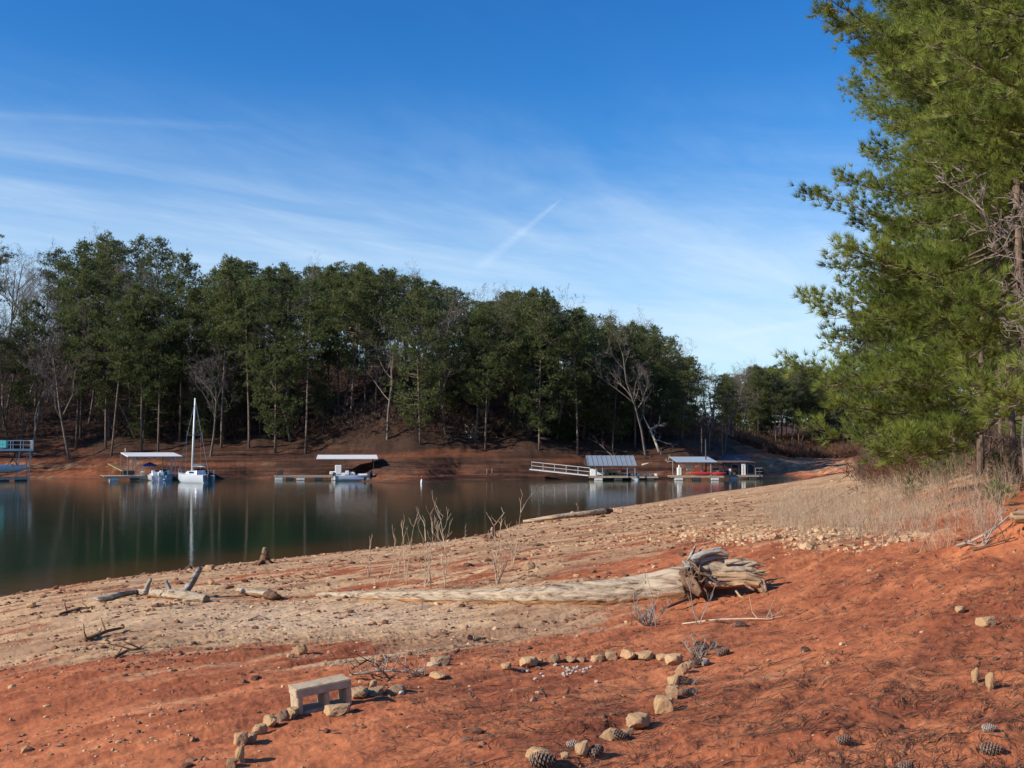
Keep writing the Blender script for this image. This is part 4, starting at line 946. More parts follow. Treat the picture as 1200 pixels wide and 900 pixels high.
for k, (A_p, r0_) in enumerate([([(806, 668), (814, 654), (826, 648), (845, 645), (854, 650)], .055), ([(808, 668), (822, 657), (838, 652), (853, 653)], .06), ([(800, 665), (812, 660), (832, 655), (850, 657)], .05), ([(806, 664), (810, 650), (815, 640)], .04), ([(812, 660), (820, 646), (822, 642)], .025), ([(822, 652), (836, 644), (846, 642)], .03)]):
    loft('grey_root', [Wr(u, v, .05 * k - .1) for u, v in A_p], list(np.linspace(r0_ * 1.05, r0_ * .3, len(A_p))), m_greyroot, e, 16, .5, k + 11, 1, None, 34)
rr = random.Random(12)
for k in range(34):
    a = Wr(rr.uniform(803, 822), rr.uniform(662, 690), rr.uniform(-.4, 0)); mb = MB(); p = [a]
    for j in range(4): p.append(p[-1] + Vector((rr.gauss(0, .05), rr.gauss(-.03, .05), rr.gauss(-.035, .05))))
    mb.tube(p, [.03, .022, .016, .01, .005], 6); mb.build('rootlet', m_darkroot, e)
mb = MB(); mb.tube([Wr(862, 692, -.35), Wr(868, 700, -.4), gz(Wr(872, 703, -.45))], [.012, .02, .015], 6); mb.build('rootlet', m_root, e)
mb = MB(); mb.tube([Wr(812, 700, -.5), Wr(800, 704, -.7), gz(Wr(780, 712, -.9), .05), gz(Wr(772, 722, -1.0), .02)], [.03, .022, .015, .008], 6); mb.build('rootlet', m_darkroot, e)

# driftwood on the left
e = thing('driftwood_log', 'short thick tan driftwood log with broken branches near water at left', 'driftwood', (0, 0, 0))
loft('trunk', [on(154, 696, .03), on(175, 699, .07), on(205, 702, .08), on(242, 706, .05)], [.06, .11, .13, .10], m_log, e, 32, .22, 21, .8, None, 90)
pY = G(225, 702).y
loft('branch', [W(215, 696, pY), W(224, 684, pY), W(231, 672, pY), W(235, 665, pY)], [.08, .07, .06, .05], m_greyroot, e, 12, .15, 22, 1, None, 24)
loft('branch', [W(200, 694, pY), W(196, 686, pY), W(194, 680, pY)], [.05, .04, .03], m_greyroot, e, 10, .15, 23, 1, None, 14)
loft('branch', [W(170, 696, pY), W(173, 686, pY), W(177, 678, pY)], [.06, .05, .035], m_greyroot, e, 10, .15, 24, 1, None, 14)
e = thing('driftwood_branch', 'thin curved grey branch half buried left of the tan driftwood log', 'driftwood', (0, 0, 0))
loft('branch', [on(110, 702, .02), on(116, 705, .05), on(130, 704, .07), on(145, 700, .07), on(160, 697, .06)], [.03, .05, .06, .06, .05], m_greyroot, e, 12, .15, 25, 1, None, 30)
e = thing('driftwood_log', 'small pale log with dark rotten end between the driftwood and the long trunk', 'driftwood', (0, 0, 0))
loft('trunk', [on(279, 696, .08), on(295, 699, .09), on(316, 702, .09)], [.06, .09, .10], m_log, e, 24, .22, 26, .8, None, 60)
loft('rotten_end', [on(313, 702, .08), on(322, 703, .07), on(330, 702, .03)], [.11, .09, .03], m_darkroot, e, 14, .3, 27, .8, None, 24)
e = thing('driftwood_log', 'far pale log at the water edge behind the bare saplings', 'driftwood', (0, 0, 0))
loft('trunk', [on(614, 614, .12), on(650, 609, .14), on(690, 605, .16), on(708, 603, .16)], [.12, .15, .18, .2], m_log, e, 16, .1, 28, .8, None, 40)
q = G(708, 603); loft('rotten_end', [on(706, 603, .16), on(716, 602, .1)], [.22, .16], m_darkroot, e, 12, .3, 29, .9, None, 12)
def stump(u, v, h, w, label, seed):
    p = G(u, v); s_ = p.y / F_PX; e = thing('tree_stump', label, 'tree stump', p); H_ = h * s_; W_ = w * s_
    loft('trunk', [(0, 0, -.1), (0, 0.01, H_ * .25), (0.02, 0, H_ * .6), (.03, .02, H_ * .78)], [W_ * .42, W_ * .3, W_ * .2, W_ * .17], m_darkroot, e, 16, .3, seed, 1, None, 24)
    loft('snapped_top', [(-.02, 0, H_ * .7), (0, 0, H_)], [W_ * .16, W_ * .1], m_log, e, 10, .2, seed + 1, 1, None, 8)
    for k in range(5):
        a = k * 1.3 + .4; loft('root', [(0, 0, H_ * .3), (math.cos(a) * W_ * .4, math.sin(a) * W_ * .4, H_ * .1), (math.cos(a) * W_ * .75, math.sin(a) * W_ * .75, -.03)], [W_ * .12, W_ * .09, W_ * .03], m_darkroot, e, 8, .2, seed + k, 1, None, 10)
stump(310, 661, 19, 20, 'dark jagged stump with spread roots at the water edge', 31)
stump(577, 631, 13, 13, 'small distant broken stump at water edge behind bare saplings', 41)

# ------------------------------------------------ stones
def stone_mat(name, c1, c2):
    m, nt = new_mat(name); t = N(nt, 'ShaderNodeTexCoord'); oi = N(nt, 'ShaderNodeObjectInfo')
    a = N(nt, 'ShaderNodeTexNoise', {'Vector': VM(nt, 'ADD', t.outputs['Object'], (3, 1, 2)).outputs[0], 'Scale': 14.0, 'Detail': 8.0, 'Roughness': .7}).outputs[0]
    f = M_(nt, 'ADD', MR(nt, a, .3, .7, 0, .7), M_(nt, 'MULTIPLY', oi.outputs['Random'], .35), clamp=True)
    c = MIX(nt, f, c1, c2); c = MIX(nt, MR(nt, a, .42, .33, 0, .6), c, (.20, .08, .05))
    finish(nt, c, .92, a, .8, .02, .15); return m
m_stone = stone_mat('sandstone', (.37, .215, .11), (.68, .46, .25))
m_stoned = stone_mat('dull_brown_stone', (.27, .165, .10), (.50, .34, .20))
m_quartz = stone_mat('white_quartz', (.55, .49, .42), (.78, .72, .64))
m_conc = stone_mat('weathered_concrete', (.33, .25, .165), (.50, .395, .27))
import bmesh
def rock_mesh(seed, sub=4, block=.6):
    bm = bmesh.new(); bmesh.ops.create_icosphere(bm, subdivisions=sub, radius=1.0); r = np.random.default_rng(seed)
    ax = np.array([(0, 0, 1), (0, 0, -1), (1, 0, 0), (-1, 0, 0), (0, 1, 0), (0, -1, 0)], float) + r.normal(0, .33, (6, 3)); pl = np.r_[ax, r.normal(0, 1, (4, 3))]; pl /= np.linalg.norm(pl, axis=1)[:, None]; dd = np.r_[r.uniform(.52, .80, 6), r.uniform(.62, .85, 4)]; o3 = r.uniform(0, 50, 3)
    for v in bm.verts:
        p = np.array(v.co)
        for q, d in zip(pl, dd):
            k = p @ q
            if k > d: p = p - q * (k - d) * .90
        nz = float(fbm(np.array([p[0] * 2.1 + o3[0]]), np.array([p[1] * 2.1 + p[2] * 1.7 + o3[1]]), 3)[0]); p = p * (1 + .12 * nz)
        v.co = p
    me = bpy.data.meshes.new('stone'); bm.to_mesh(me); bm.free(); return me
rocks = [rock_mesh(s) for s in range(8)]
def stone(u, v, w, label, k=0, asp=.7, dp=.8, mat=None, rz=None, name='stone', cat='stone', group=None, sink=.3, tilt=0.0):
    """u, v: foot of the stone; w: its width in photo pixels"""
    p = G(u, v); s_ = math.hypot(p.x, p.y) / F_PX * w / 2 / .80
    me = rocks[k % 8].copy(); me.materials.clear(); me.materials.append(mat or m_stone)
    o = bpy.data.objects.new(name, me); C.objects.link(o); o.scale = (s_, s_ * dp, s_ * asp); o.location = (p.x, p.y + s_ * dp * .4, hz(p.x, p.y + s_ * dp * .4) + s_ * asp * (.8 - sink * .8))
    o.rotation_euler = (tilt, tilt * .7, rz if rz is not None else (k * 1.7) % 6.28); tag(o, label, cat, group); return o
cone_cache = []
def cone_mesh(seed):
    r = np.random.default_rng(seed); V = []; Fc = []; n = 74
    for i in range(n):
        t = (i + .5) / n; a = i * 2.39996; z = -.5 + t; rad = .25 * math.sin(math.pi * min(1, t * .92 + .10)) ** .75 + .02; L = .14 * (1 - .3 * t); up = .1 + .5 * t
        c = np.array([math.cos(a), math.sin(a), 0]); sdv = np.array([-c[1], c[0], 0]); w = .115 * (1 - .35 * t)
        b = c * rad * .45 + [0, 0, z - .04]; tip = c * (rad + L * .6) + np.array([0, 0, z + up * .14]); b0 = len(V)
        V += [b, tip + sdv * w, tip + c * .03 + [0, 0, .035], tip - sdv * w, tip + [0, 0, -.045]]
        Fc += [(b0, b0 + 1, b0 + 2), (b0, b0 + 2, b0 + 3), (b0, b0 + 4, b0 + 1), (b0, b0 + 3, b0 + 4), (b0 + 1, b0 + 4, b0 + 2), (b0 + 2, b0 + 4, b0 + 3)]
    b0 = len(V); 
    for i in range(7):
        for j in range(8): t = i / 6; rr_ = .19 * math.sin(math.pi * (t * .9 + .05)); V.append(np.array([rr_ * math.cos(j * .785), rr_ * math.sin(j * .785), -.48 + .96 * t]))
    for i in range(6):
        for j in range(8): a_ = b0 + i * 8 + j; b_ = b0 + i * 8 + (j + 1) % 8; Fc += [(a_, b_, b_ + 8), (a_, b_ + 8, a_ + 8)]
    me = bpy.data.meshes.new('pine_cone'); me.from_pydata([tuple(x) for x in V], [], Fc); return me
m_cone = simple('pine_cone_scales', (.17, .12, .095), .9, .5, 3, .1, .3, .01)
m_cone2 = simple('grey_pine_cone_scales', (.32, .27, .23), .9, .4, 3, .1, .3, .01)
cmesh = []
for q, mm in ((1, m_cone), (2, m_cone), (3, m_cone2)): me = cone_mesh(q); me.materials.append(mm); cmesh.append(me)
def pcone(u, v, w, label, k=0, rz=0.0, lift=0, tilt=1.45, group=None):
    p = G(u, v); L = math.hypot(p.x, p.y) / F_PX * w * 1.02; o = bpy.data.objects.new('pine_cone', cmesh[k % 3]); C.objects.link(o)
    o.location = (p.x, p.y + L * .2, hz(p.x, p.y + L * .2) + L * (.25 + lift)); o.scale = (L, L, L); o.rotation_euler = (tilt, 0, rz); return tag(o, label, 'pine cone', group)

# concrete block used as a bench: slab, three webs, base strip
bp0 = G(349, 838); bp1 = G(411, 826); Yb = bp0.y
ang = math.atan2(bp1.y - bp0.y, bp1.x - bp0.x); ang = max(.12, min(.5, ang)); sc_ = (Vector(bp1) - Vector(bp0)).length; Lb = sc_ * 1.02
e = thing('concrete_block', 'weathered two-cell concrete block standing like a little bench in the stone border', 'concrete block', (bp0.x, bp0.y, hz(bp0.x, bp0.y) - .015), ang)
e.rotation_euler = (0, -math.atan2(hz(bp1.x, bp1.y) - hz(bp0.x, bp0.y) + .02, Lb), ang)
Hb = 31 * Yb / F_PX; Db = .19
def cbox(name, x0, x1, z0, z1, y0=0, y1=Db, seed=0):
    bm = bmesh.new(); bmesh.ops.create_cube(bm, size=1); 
    for v in bm.verts: v.co = (x0 + (v.co.x + .5) * (x1 - x0), y0 + (v.co.y + .5) * (y1 - y0), z0 + (v.co.z + .5) * (z1 - z0))
    bmesh.ops.bevel(bm, geom=bm.edges[:], offset=.006, segments=2, affect='EDGES'); bmesh.ops.triangulate(bm, faces=bm.faces[:]); bmesh.ops.subdivide_edges(bm, edges=[q for q in bm.edges if q.calc_length() > .03], cuts=3, use_grid_fill=True)
    for v in bm.verts:
        nz = float(pn(np.array([v.co.x * 28 + seed + v.co.y * 9]), np.array([v.co.z * 28 + v.co.y * 17]))[0]); v.co += Vector((0, -1, .6)).normalized() * nz * .004
    me = bpy.data.meshes.new(name); bm.to_mesh(me); bm.free(); me.materials.append(m_conc); o = bpy.data.objects.new(name, me); C.objects.link(o); o.parent = e; return o
cbox('slab', 0, Lb, Hb * .68, Hb, seed=1); cbox('web', .008, .045, .0, Hb * .678, seed=2); cbox('web', Lb * .50, Lb * .50 + .036, .0, Hb * .678, seed=3); cbox('web', Lb - .045, Lb - .008, .0, Hb * .678, seed=4); cbox('base_strip', .047, Lb * .5 - .002, -.03, .028, seed=5); cbox('base_strip', Lb * .5 + .038, Lb - .047, -.03, .018, seed=6)

L_ = [  # left arc of the border, from the bottom edge up to the block
 (271, 900, 13, 'pale stone cut by the bottom edge, lowest of the left arc', 0, .8), (281, 893, 13, 'upright narrow stone near the bottom of the left arc', 1, 1.7), (281, 873, 14, 'blocky shadowed stone with upright face, second bend of left arc', 2, 1.2),
 (293, 872, 15, 'dull brown stone leaning on the blocky one in left arc', 3, .95), (303, 861, 16, 'squarish tan stone midway in the left arc', 4, .8), (316, 852, 17, 'rounded tan stone above the squarish one in the left arc', 5, .8),
 (330, 845, 17, 'flat-topped brown stone third below the concrete block', 6, .75), (342, 841, 17, 'dark-sided stone touching the left foot of the concrete block', 7, .75), (394, 838, 27, 'wide flat tan stone in front of the concrete block', 2, .5)]
for u, v, w, lb, k, a in L_: stone(u, v, w, lb, k, a, .8, m_stone if k % 3 else m_stoned)
R_ = [(420, 818, 22, 'dark reddish stone in the shade right of the concrete block', 3, .6, m_stoned), (440, 815, 25, 'long reddish-brown stone second right of the concrete block', 1, .42, m_stoned), (464, 812, 23, 'flat brown stone at the right end of the row beside the block', 6, .42, m_stoned), (437, 806, 8, 'tiny upright pale stone on top of the long reddish one', 4, 1.3, m_stone),
 (491, 792, 15, 'small orange-tan stone left of the pale low one behind block', 0, .5, m_stone), (513, 796, 20, 'pale low stone farthest right behind the concrete block', 5, .4, m_stone), (516, 780, 22, 'dark brown clod behind the stones right of the block', 2, .6, m_stoned), (470, 814, 6, 'tiny grey pebble right of the flat brown stone', 4, .8, m_quartz),
 (351, 767, 17, 'pinkish tan rock alone on the clay above the block', 6, .7, m_stone), (340, 770, 8, 'small tan stone just left of the lone pinkish rock', 2, .7, m_stone)]
for u, v, w, lb, k, a, mm in R_: stone(u, v, w, lb, k, a, .8, mm)
T_ = [(594, 785, 15, 'leftmost rounded stone of the upper row', 1, .6), (619, 781, 21, 'wide flat tan stone second in the upper row', 4, .55), (632, 778, 9, 'dark little stone touching the wide flat one', 3, .7), (650, 777, 14, 'tan wedge stone left of the round grey stone', 6, .7), (669, 777, 11, 'round grey pebble-like stone in the upper row', 5, .75),
 (681, 776, 12, 'small brick-shaped brown stone right of the grey round one', 7, .45), (700, 775, 13, 'pale squarish stone left of the pine cone in the upper row', 2, .75), (717, 774, 15, 'brown squarish stone right of the cone in the upper row', 0, .75), (736, 773, 16, 'rounded beige stone at the middle right of upper row', 5, .75), (757, 773, 25, 'long low beige stone in the upper row', 1, .38),
 (776, 774, 14, 'orange stone between the long beige and the bright pale one', 3, .6), (790, 779, 21, 'brightest pale stone at the right corner of the border', 4, .6), (809, 784, 12, 'brown stone among cones at the corner of the border', 2, .9), (800, 790, 15, 'rounded stone just below the border corner', 6, .8), (791, 804, 16, 'tan stone left of the dark cone cluster', 1, .95),
 (789, 817, 18, 'brown boulder-like stone under the cone cluster', 7, .9), (779, 836, 23, 'leaning slab stone with dark shadowed side in right arc', 0, .95), (748, 854, 28, 'largest angular block of the right arc', 4, .6), (736, 861, 13, 'small brown stone left of the largest angular block', 2, .6), (716, 867, 24, 'tilted tan slab with a cone against it', 6, .5),
 (683, 887, 18, 'upright dark-sided stone left of the big cone', 1, 1.1), (662, 889, 11, 'small yellow stone near the bottom of the right arc', 3, .75), (632, 894, 30, 'broad stone at the bottom end of the right arc', 5, .55)]
for u, v, w, lb, k, a in T_: stone(u, v, w, lb, k, a, .8, m_stoned if 'grey' in lb or 'brown' in lb else m_stone)
for u, v, w, lb, k, a in [(1158, 734, 20, 'pale cream rock on the red clay at far right', 2, .6), (1126, 718, 11, 'small tan rock uphill left of the pale cream rock', 4, .7), (620, 668, 17, 'dark tan rock on the beach beyond the long log', 6, .55), (1144, 800, 8, 'jagged pale wood-like shard standing in the red clay, left one', 1, 2.3), (1161, 808, 8, 'smooth pale shard standing upright in the red clay, right one', 3, 2.6), (35, 712, 12, 'tan rock near the water edge at far left', 3, .55), (247, 685, 8, 'dark rock behind the tan driftwood log', 5, .8), (245, 668, 14, 'dark clod at the water edge by the mast reflection', 7, .5)]:
    stone(u, v, w, lb, k, a, .75, m_stone if 'shard' in lb else m_stoned if 'dark' in lb else m_stone)
rr = random.Random(8)
for i, (u, v) in enumerate([(612, 787), (618, 788), (613, 786), (627, 797), (634, 790), (637, 793), (651, 781), (660, 782), (665, 784), (660, 790), (664, 788), (667, 786), (672, 783), (674, 785), (677, 782), (671, 787), (680, 786), (684, 785), (688, 784), (693, 783), (661, 792), (669, 790), (675, 788), (699, 800), (665, 791), (684, 788)]):
    stone(u, v, rr.uniform(3.0, 5), 'tiny white pebble strewn below the upper row of border stones', i, .6, .9, m_quartz, group='white pebbles inside the border', name='white_pebble', cat='pebble')
Cn = [(709, 772, 13, 'grey cone lying behind the upper row of stones', 0, 1.4), (822, 762, 16, 'dark cone at the upper left of the cone pile', 1, .9), (837, 760, 13, 'grey end-on cone at the top of the cone pile', 2, 0), (847, 769, 15, 'brown cone farthest right in the cone pile', 0, 1.8), (818, 770, 15, 'flat lying cone in the middle of the cone pile', 1, 1.5), (816, 780, 14, 'cone above the corner stones, left of the pair', 0, 1.1), (826, 780, 13, 'cone above the corner stones, right of the pair', 2, 2.3),
 (800, 803, 17, 'large dark cone beside the tan stone at border corner', 1, 1.0), (812, 802, 11, 'small grey cone right of the large dark one', 2, 0), (813, 814, 12, 'bright end-on cone at the lower right of corner cluster', 2, .2), (803, 814, 12, 'brown cone at the bottom of the corner cluster', 0, 1.9), (724, 868, 18, 'cone leaning on the tilted tan slab', 1, 1.2), (699, 887, 20, 'big dark cone beside the upright dark-sided stone', 1, 2.4), (672, 876, 15, 'grey ridged cone lying flat near the small yellow stone', 2, 1.5), (635, 901, 28, 'very large cone cut off by the bottom edge', 1, 1.5),
 (1163, 886, 20, 'dark spiky cone low on the right of the clay', 1, 1.3), (1062, 904, 17, 'dark cone at the bottom edge below the right twigs', 0, 1.7), (1160, 858, 13, 'flattened grey cone above the dark spiky one', 2, 1.4), (990, 875, 16, 'flat half-buried cone left of the bottom-edge cone', 0, 1.6), (944, 764, 10, 'small dark cone on the open clay uphill', 1, .8), (868, 735, 12, 'dark cone below the root end of the long log', 1, 1.1), (551, 750, 8, 'small dark cone left of the white pebbles', 0, .6), (560, 750, 7, 'smaller cone next to the small dark one', 1, 2.0)]
for u, v, w, lb, k, a in Cn: pcone(u, v, w, lb, k, a)

# bare saplings beside the log
m_sap = simple('pale_sapling_bark', (.46, .35, .25), .9, .3, 6, .1, .2, .005)
m_sapg = simple('grey_dead_twigs', (.30, .26, .22), .9, .35, 6, .1, .2, .005)
def sapling(name, u, v, vtop, label, seed, nst=1, sp=.25, br=6, mat=None, cat='sapling', rad=.012, group=None):
    p = G(u, v); s_ = p.y / F_PX; H_ = (v - vtop) * s_; e = thing(name, label, cat, (p.x, p.y, p.z - .03), 0, group); rr = random.Random(seed); sb = MB(); tb = MB()
    for st in range(nst):
        d = Vector((rr.gauss(0, sp), rr.gauss(0, sp), 1)).normalized(); q = Vector((0, 0, 0)); P = [q.copy()]; n = 7; L = H_ * (1 if st == 0 else rr.uniform(.5, .95))
        for i in range(n): d = (d + Vector((rr.gauss(0, .09), rr.gauss(0, .09), .05))).normalized(); q = q + d * L / n; P.append(q.copy())
        sb.tube(P, [rad * (1 - .11 * i) for i in range(n + 1)], 6)
        for b in range(br):
            i = rr.randint(2, n); a = rr.uniform(0, 6.28); dd = (Vector((math.cos(a), math.sin(a), .9))).normalized(); l = L * rr.uniform(.14, .32); o = P[i].copy(); Q = [o.copy()]
            for k in range(4): dd = (dd + Vector([rr.gauss(0, .15) for _ in range(3)]) + Vector((0, 0, .15))).normalized(); o = o + dd * l / 4; Q.append(o.copy())
            tb.tube(Q, [rad * .6, rad * .5, rad * .42, rad * .35, rad * .2], 4)
            for w_ in range(2):
                o = Q[rr.randint(1, 4)].copy(); e2 = o + Vector((rr.gauss(0, .5), rr.gauss(0, .5), 1)).normalized() * l * .35; tb.tube([o, e2], [rad * .35, rad * .2], 3)
    sb.build('stem', mat or m_sap, e); tb.build('twigs', mat or m_sap, e); return e
for a in [(432, 678, 627, 'leftmost bare sapling, forked near the top, by the long log', 1, 2, .12, 3), (453, 688, 619, 'bare sapling with a single wavy stem, second from left', 2, 1, .1, 4), (468, 674, 631, 'short thin stick sapling between two taller ones', 3, 1, .05, 4), (477, 684, 616, 'bare sapling with a Y-shaped top left of the tall pair', 4, 2, .1, 4),
          (505, 690, 604, 'tall bare sapling left of the tallest one', 5, 2, .1, 6), (522, 690, 593, 'tallest bare sapling, many-branched, behind the long log', 6, 2, .1, 9), (583, 685, 615, 'wide bushy bare shrub spreading over the log', 7, 7, .35, 5), (600, 668, 596, 'tall bare sapling right of the bushy bare shrub', 8, 3, .12, 6), (545, 634, 618, 'tiny bare twig at the water edge', 9, 1, .2, 3), (678, 600, 588, 'distant bare twig at the water by the far log', 10, 1, .2, 3),
          (497, 688, 640, 'low bare shrub at the foot of the tall pair', 14, 3, .3, 4)]:
    u, v, vt, lb, sd_, ns, sp, br = a; sapling('bare_sapling', u, v, vt, lb, sd_, ns, sp, br, rad=.014 if v < 660 else .0115)
sapling('dead_shrub', 760, 733, 690, 'grey dead shrub with fine spreading twigs before the log', 15, 11, .9, 6, m_sapg, 'shrub', .011)
sapling('dead_shrub', 818, 770, 740, 'flattened grey dead brush beside the cone pile', 16, 8, 1.1, 6, m_sapg, 'shrub', .008)
sapling('bare_sapling', 818, 732, 655, 'thin dark wiry stem leaning in front of the log root end', 17, 2, .2, 5, m_sapg, 'sapling', .007)
sapling('bare_sapling', 769, 735, 668, 'thin upright wiry stem beside the grey dead shrub', 18, 2, .08, 3, m_sapg, 'sapling', .007)
sapling('bare_sapling', 1003, 622, 596, 'pale upright dead stem in front of the dry weeds', 19, 2, .1, 4, m_sap, 'sapling', .012)
sapling('bare_sapling', 1035, 640, 610, 'leaning pale dead twig at the lower edge of the weeds', 20, 2, .5, 4, m_sap, 'sapling', .010)
sapling('bare_sapling', 1150, 640, 596, 'pale dead branch leaning left in the weeds at right', 22, 3, .6, 5, m_sapg, 'sapling', .012)
def stick(name, P, r0_, mat, label, cat='branch', twigs=0, seed=0):
    e = thing(name, label, cat, (0, 0, 0)); pts = [on(u, v, r0_ + h) for u, v, h in P]; mb = MB(); mb.tube(pts, list(np.linspace(r0_, r0_ * .5, len(pts))), 7, wob=.1); mb.build('branch', mat, e)
    if twigs:
        rr = random.Random(seed); tb = MB()
        for k in range(twigs):
            i = rr.randrange(len(pts) - 1); o = pts[i].lerp(pts[i + 1], rr.random()); Q = [o]; d = Vector((rr.gauss(0, 1), rr.gauss(0, 1), rr.uniform(.1, .9))).normalized()
            for q in range(3): d = (d + Vector([rr.gauss(0, .25) for _ in range(3)])).normalized(); Q.append(Q[-1] + d * rr.uniform(.04, .12))
            tb.tube(Q, [r0_ * .5, r0_ * .4, r0_ * .3, r0_ * .2], 4)
        tb.build('twigs', mat, e)
    return e
stick('branch', [(410, 796, .02), (440, 796, .06), (470, 795, .05), (498, 793, .0)], .012, m_sapg, 'grey branch with a tangle of twigs lying behind the concrete block', twigs=26, seed=3)
stick('branch', [(412, 792, .05), (430, 788, .10), (442, 786, .05), (452, 800, .0)], .009, m_darkroot, 'dark arched twig behind the block', twigs=14, seed=5)
stick('branch', [(800, 732, 0), (840, 729, .02), (880, 728, .02), (905, 727, .0), (903, 720, .05)], .010, m_sap, 'long thin pale stick below the root end of the log', twigs=6, seed=6)
stick('branch', [(1122, 644, .03), (1140, 640, .05), (1160, 633, .08), (1176, 624, .12), (1192, 608, .1)], .020, m_sapg, 'curved grey root lying on the red mound at right edge', twigs=5, seed=7)
stick('branch', [(1140, 646, .0), (1165, 641, .03), (1190, 634, .03)], .015, m_darkroot, 'thin dark root below the curved grey one', twigs=4, seed=8)
stick('branch', [(940, 605, .02), (1000, 573, .03), (1025, 566, .03)], .04, m_sap, 'long pale pole washed up on the far beach', twigs=0)
stick('branch', [(290, 728, 0), (305, 724, .02), (322, 727, .0)], .014, m_sap, 'short pale curved stick on the beach below the small log', twigs=0)
stick('branch', [(70, 722, 0), (92, 716, .02), (108, 714, 0)], .03, m_darkroot, 'dark waterlogged branch left of the driftwood', twigs=4, seed=10)
stick('branch', [(100, 752, 0), (125, 744, .02), (145, 738, 0)], .03, m_darkroot, 'dark rotten branch on the tan mud at left', twigs=5, seed=11)
stick('branch', [(135, 772, 0), (150, 766, .02), (168, 762, 0)], .02, m_darkroot, 'small dark rotten stick on the mud above the red clay', twigs=5, seed=12)
p = G(1188, 634); e = thing('tree_stump', 'pale sawn stump end sticking out of the red mound at right edge', 'tree stump', (0, 0, 0)); Ys = p.y
loft('trunk', [W(1186, 607, Ys), W(1196, 606, Ys), W(1215, 606, Ys)], [.07, .085, .09], m_root, e, 14, .15, 61, 1, None, 14)

# ------------------------------------------------ gravel, clods, needles: what nobody could count
ico = bmesh.new(); bmesh.ops.create_icosphere(ico, subdivisions=1, radius=1); IV = np.array([v.co[:] for v in ico.verts]); IF = np.array([[v.index for v in f.verts] for f in ico.faces]); ico.free()
def scatter_stones(name, label, x, y, z, size, mat, asp=.6, seed=1):
    r = np.random.default_rng(seed); n = len(x); J = IV[None] * (1 + r.uniform(-.28, .28, (n, len(IV), 1))); s = size[:, None, None] * np.stack([r.uniform(.7, 1.3, n), r.uniform(.6, 1.1, n), r.uniform(asp * .6, asp * 1.3, n)], -1)[:, None, :]
    J = J * s; a = r.uniform(0, 6.28, n); c_, s_ = np.cos(a)[:, None], np.sin(a)[:, None]
    V = np.stack([J[..., 0] * c_ - J[..., 1] * s_, J[..., 0] * s_ + J[..., 1] * c_, J[..., 2]], -1) + np.stack([x, y, z + size * .15], -1)[:, None, :]
    Fc = IF[None] + (np.arange(n) * len(IV))[:, None, None]
    return tag(mesh_np(name, V.reshape(-1, 3), Fc.reshape(-1, 3), mat), label, name.replace('_', ' '), kind='stuff')
m_grav, nt = new_mat('gravel'); g = N(nt, 'ShaderNodeNewGeometry')
finish(nt, MIX(nt, g.outputs['Random Per Island'], (.28, .15, .08), (.56, .39, .23)), .9)
m_clod, nt = new_mat('soil_clods'); g = N(nt, 'ShaderNodeNewGeometry')
finish(nt, MIX(nt, g.outputs['Random Per Island'], (.09, .045, .03), (.27, .135, .08)), .95)
r = np.random.default_rng(19)
xs = []
for poly, n, y0, y1, xr in [([(845, 612), (930, 618), (1010, 620), (1080, 625), (1100, 640), (1060, 655), (980, 652), (900, 640), (850, 640), (820, 628)], 3000, 16, 30, (800, 1120)),
                            ([(690, 634), (760, 622), (860, 612), (880, 622), (860, 634), (780, 637), (700, 640)], 1500, 20, 40, (680, 900)),
                            ([(560, 655), (640, 640), (690, 634), (720, 640), (640, 655)], 260, 20, 40, (550, 730)),
                            ([(250, 745), (330, 752), (420, 770), (540, 772), (500, 785), (380, 782), (250, 765)], 420, 10, 16, (200, 560)),
                            ([(0, 850), (60, 870), (170, 850), (260, 845), (200, 890), (60, 905), (0, 900)], 420, 5.5, 9, (0, 300)),
                            ([(130, 820), (200, 825), (190, 850), (120, 845)], 160, 7, 10, (100, 230))]:
    x, y, z = ground_in(poly, n, y0, y1, xr); k = pn(x * .9, y * .9) > -.25 + 0 * x; x, y, z = x[k], y[k], z[k]
    sz = np.exp(r.normal(0, .45, len(x))) * np.where(y > 15, .036, np.where(y > 10, .016, .010)); xs.append((x, y, z, sz))
x, y, z, sz = [np.concatenate(q) for q in zip(*xs)]
scatter_stones('gravel', 'bands of yellowish gravel and cobbles strewn along the beach', x, y, z, sz, m_grav)
def spread(n, y0, y1, u0=-40, u1=1240): 
    Y = np.exp(r.uniform(math.log(y0), math.log(y1), n)); u = r.uniform(u0, u1, n); x = (u - CX) / F_PX * Y; z = height(x, Y); return x, Y, z
x, y, z = spread(11000, 4.6, 75); a, b = pol(x, y); t = tantps(a, b) + .5 * pn(x * 1.1, y * 1.1) + .3 * pn(x * .3, y * .3); k = (z > .03) & (r.random(len(x)) < np.clip((t - .0) * 1.2, .03, 1)); x, y, z = x[k], y[k], z[k]
scatter_stones('small_pebbles', 'small pebbles and chips scattered over the tan beach', x, y, z, np.exp(r.normal(0, .5, len(x))) * .0012 * (y ** .9 + 1), m_grav, .6, 5)
x, y, z = spread(10000, 4.6, 70); k = (z > .03) & (pn(x * 1.3 + 8, y * 1.3) + .6 * pn(x * .35, y * .35) > .16); x, y, z = x[k], y[k], z[k]
scatter_stones('soil_clods', 'dark crumbs of soil and bark scattered over the clay', x, y, z, np.exp(r.normal(0, .55, len(x))) * .0014 * (y ** .9 + 1), m_clod, .55, 6)
x, y, z = spread(60000, 4.8, 60, -40, 900); s_ = x * SD[0] + y * SD[1]; t_ = -x * SD[1] + y * SD[0]; a, b = pol(x, y); t = tantps(a, b)
k = (z > .05) & (t > .2) & (pn(s_ * .45 + 3, t_ * 1.5) + .8 * pn(s_ * 1.7, t_ * 4.5 + 7) + r.uniform(-.15, .15, len(x)) > .44); x, y, z = x[k], y[k], z[k]
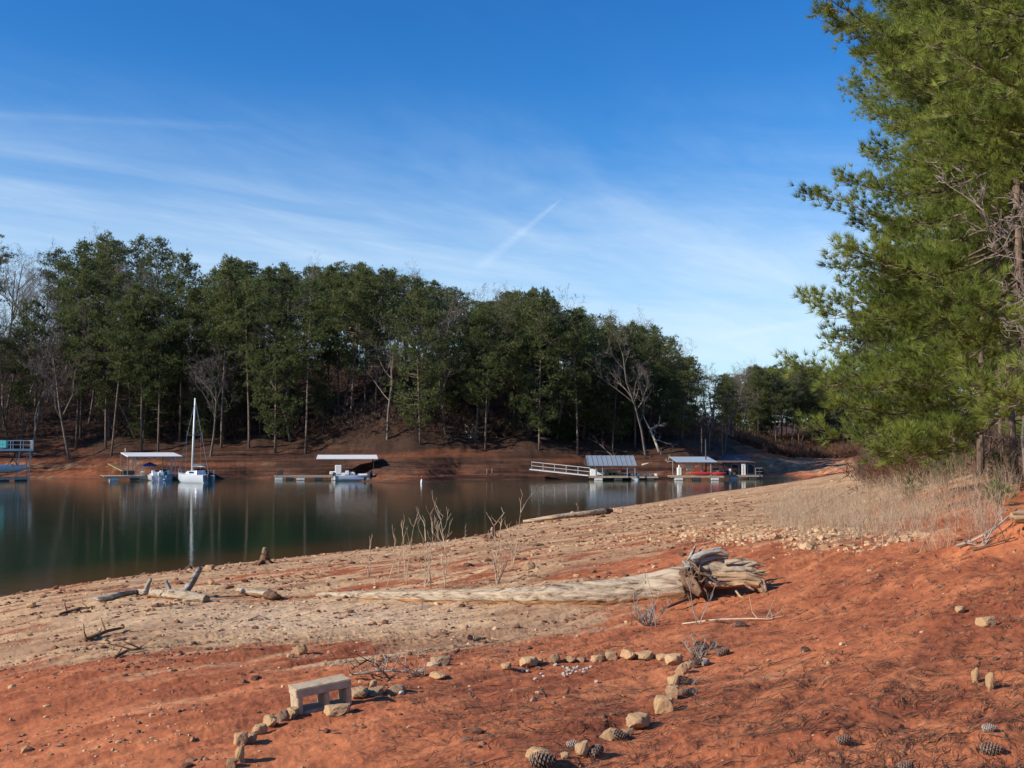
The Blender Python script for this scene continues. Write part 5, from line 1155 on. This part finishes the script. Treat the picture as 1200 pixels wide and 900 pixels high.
scatter_stones('bark_crumbs', 'dark streaks of bark crumbs and dried mud flakes left along old waterlines', x, y, z, np.exp(r.normal(0, .55, len(x))) * .0013 * (y ** .9 + 1), m_clod, .5, 9)
# small dead twigs lying about
mbt = MB(); rr = random.Random(31)
xx, yy, zz = spread(800, 4.6, 22, 380, 1230)
for i in range(len(xx)):
    a = rr.gauss(.5, .8); L = rr.uniform(.08, .32); w = rr.uniform(.0015, .0032); q = Vector((xx[i], yy[i], 0)); Q = []
    for j in range(4): Q.append((q.x, q.y)); q = q + Vector((math.cos(a), math.sin(a), 0)) * L / 3; a += rr.gauss(0, .35)
    hq = height(np.array([p[0] for p in Q]), np.array([p[1] for p in Q])); mbt.tube([(p[0], p[1], h + w + rr.uniform(0, .012)) for p, h in zip(Q, hq)], [w, w, w * .8, w * .5], 4, False)
tag(mbt.build('twig_litter', m_darkroot), 'dead dark twigs littering the red clay', 'twigs', kind='stuff')
# pine straw: little V bundles and single needles lying flat, mostly on the red clay to the right
m_straw, nt = new_mat('pine_straw'); g = N(nt, 'ShaderNodeNewGeometry')
finish(nt, MIX(nt, MR(nt, g.outputs['Random Per Island'], .5, 1.0), (.05, .022, .015), (.30, .16, .09)), .9)
x, y, z = spread(38000, 4.5, 24, 430, 1240); u, v, _ = project(x, y, z)
k = (r.random(len(x)) < np.clip((u - 480) / 500 + (v - 760) / 500, 0.02, .9)) & (pn(x * 2.3, y * 2.3) * .6 + .3 * pn(x * .5 + 4, y * .5) + r.uniform(-.6, .6, len(x)) > .22)
x, y = x[k], y[k]; n = len(x); a0 = r.normal(math.radians(25), .9, n); VV = []
for q in range(2):
    a = a0 + r.normal(0, .22, n); L = r.uniform(.07, .19, n); w = .0015 + y * .00017; cx_, sy_ = np.cos(a), np.sin(a); x2 = x + cx_ * L; y2 = y + sy_ * L; xm = (x + x2) / 2 - sy_ * L * .08; ym = (y + y2) / 2 + cx_ * L * .08
    z0 = height(x, y) + .004; zm = height(xm, ym) + .004 + r.uniform(0, .022, n); z2 = height(x2, y2) + .004 + r.uniform(0, .02, n); px_, py_ = -sy_ * w, cx_ * w
    VV.append(np.stack([np.c_[x, y, z0], np.c_[xm + px_, ym + py_, zm], np.c_[x2, y2, z2], np.c_[xm - px_, ym - py_, zm]], 1))
V = np.concatenate(VV).reshape(-1, 3)
tag(mesh_np('pine_straw', V, np.arange(len(V)).reshape(-1, 4), m_straw), 'fallen dark pine needles littering the red clay', 'pine straw', kind='stuff')
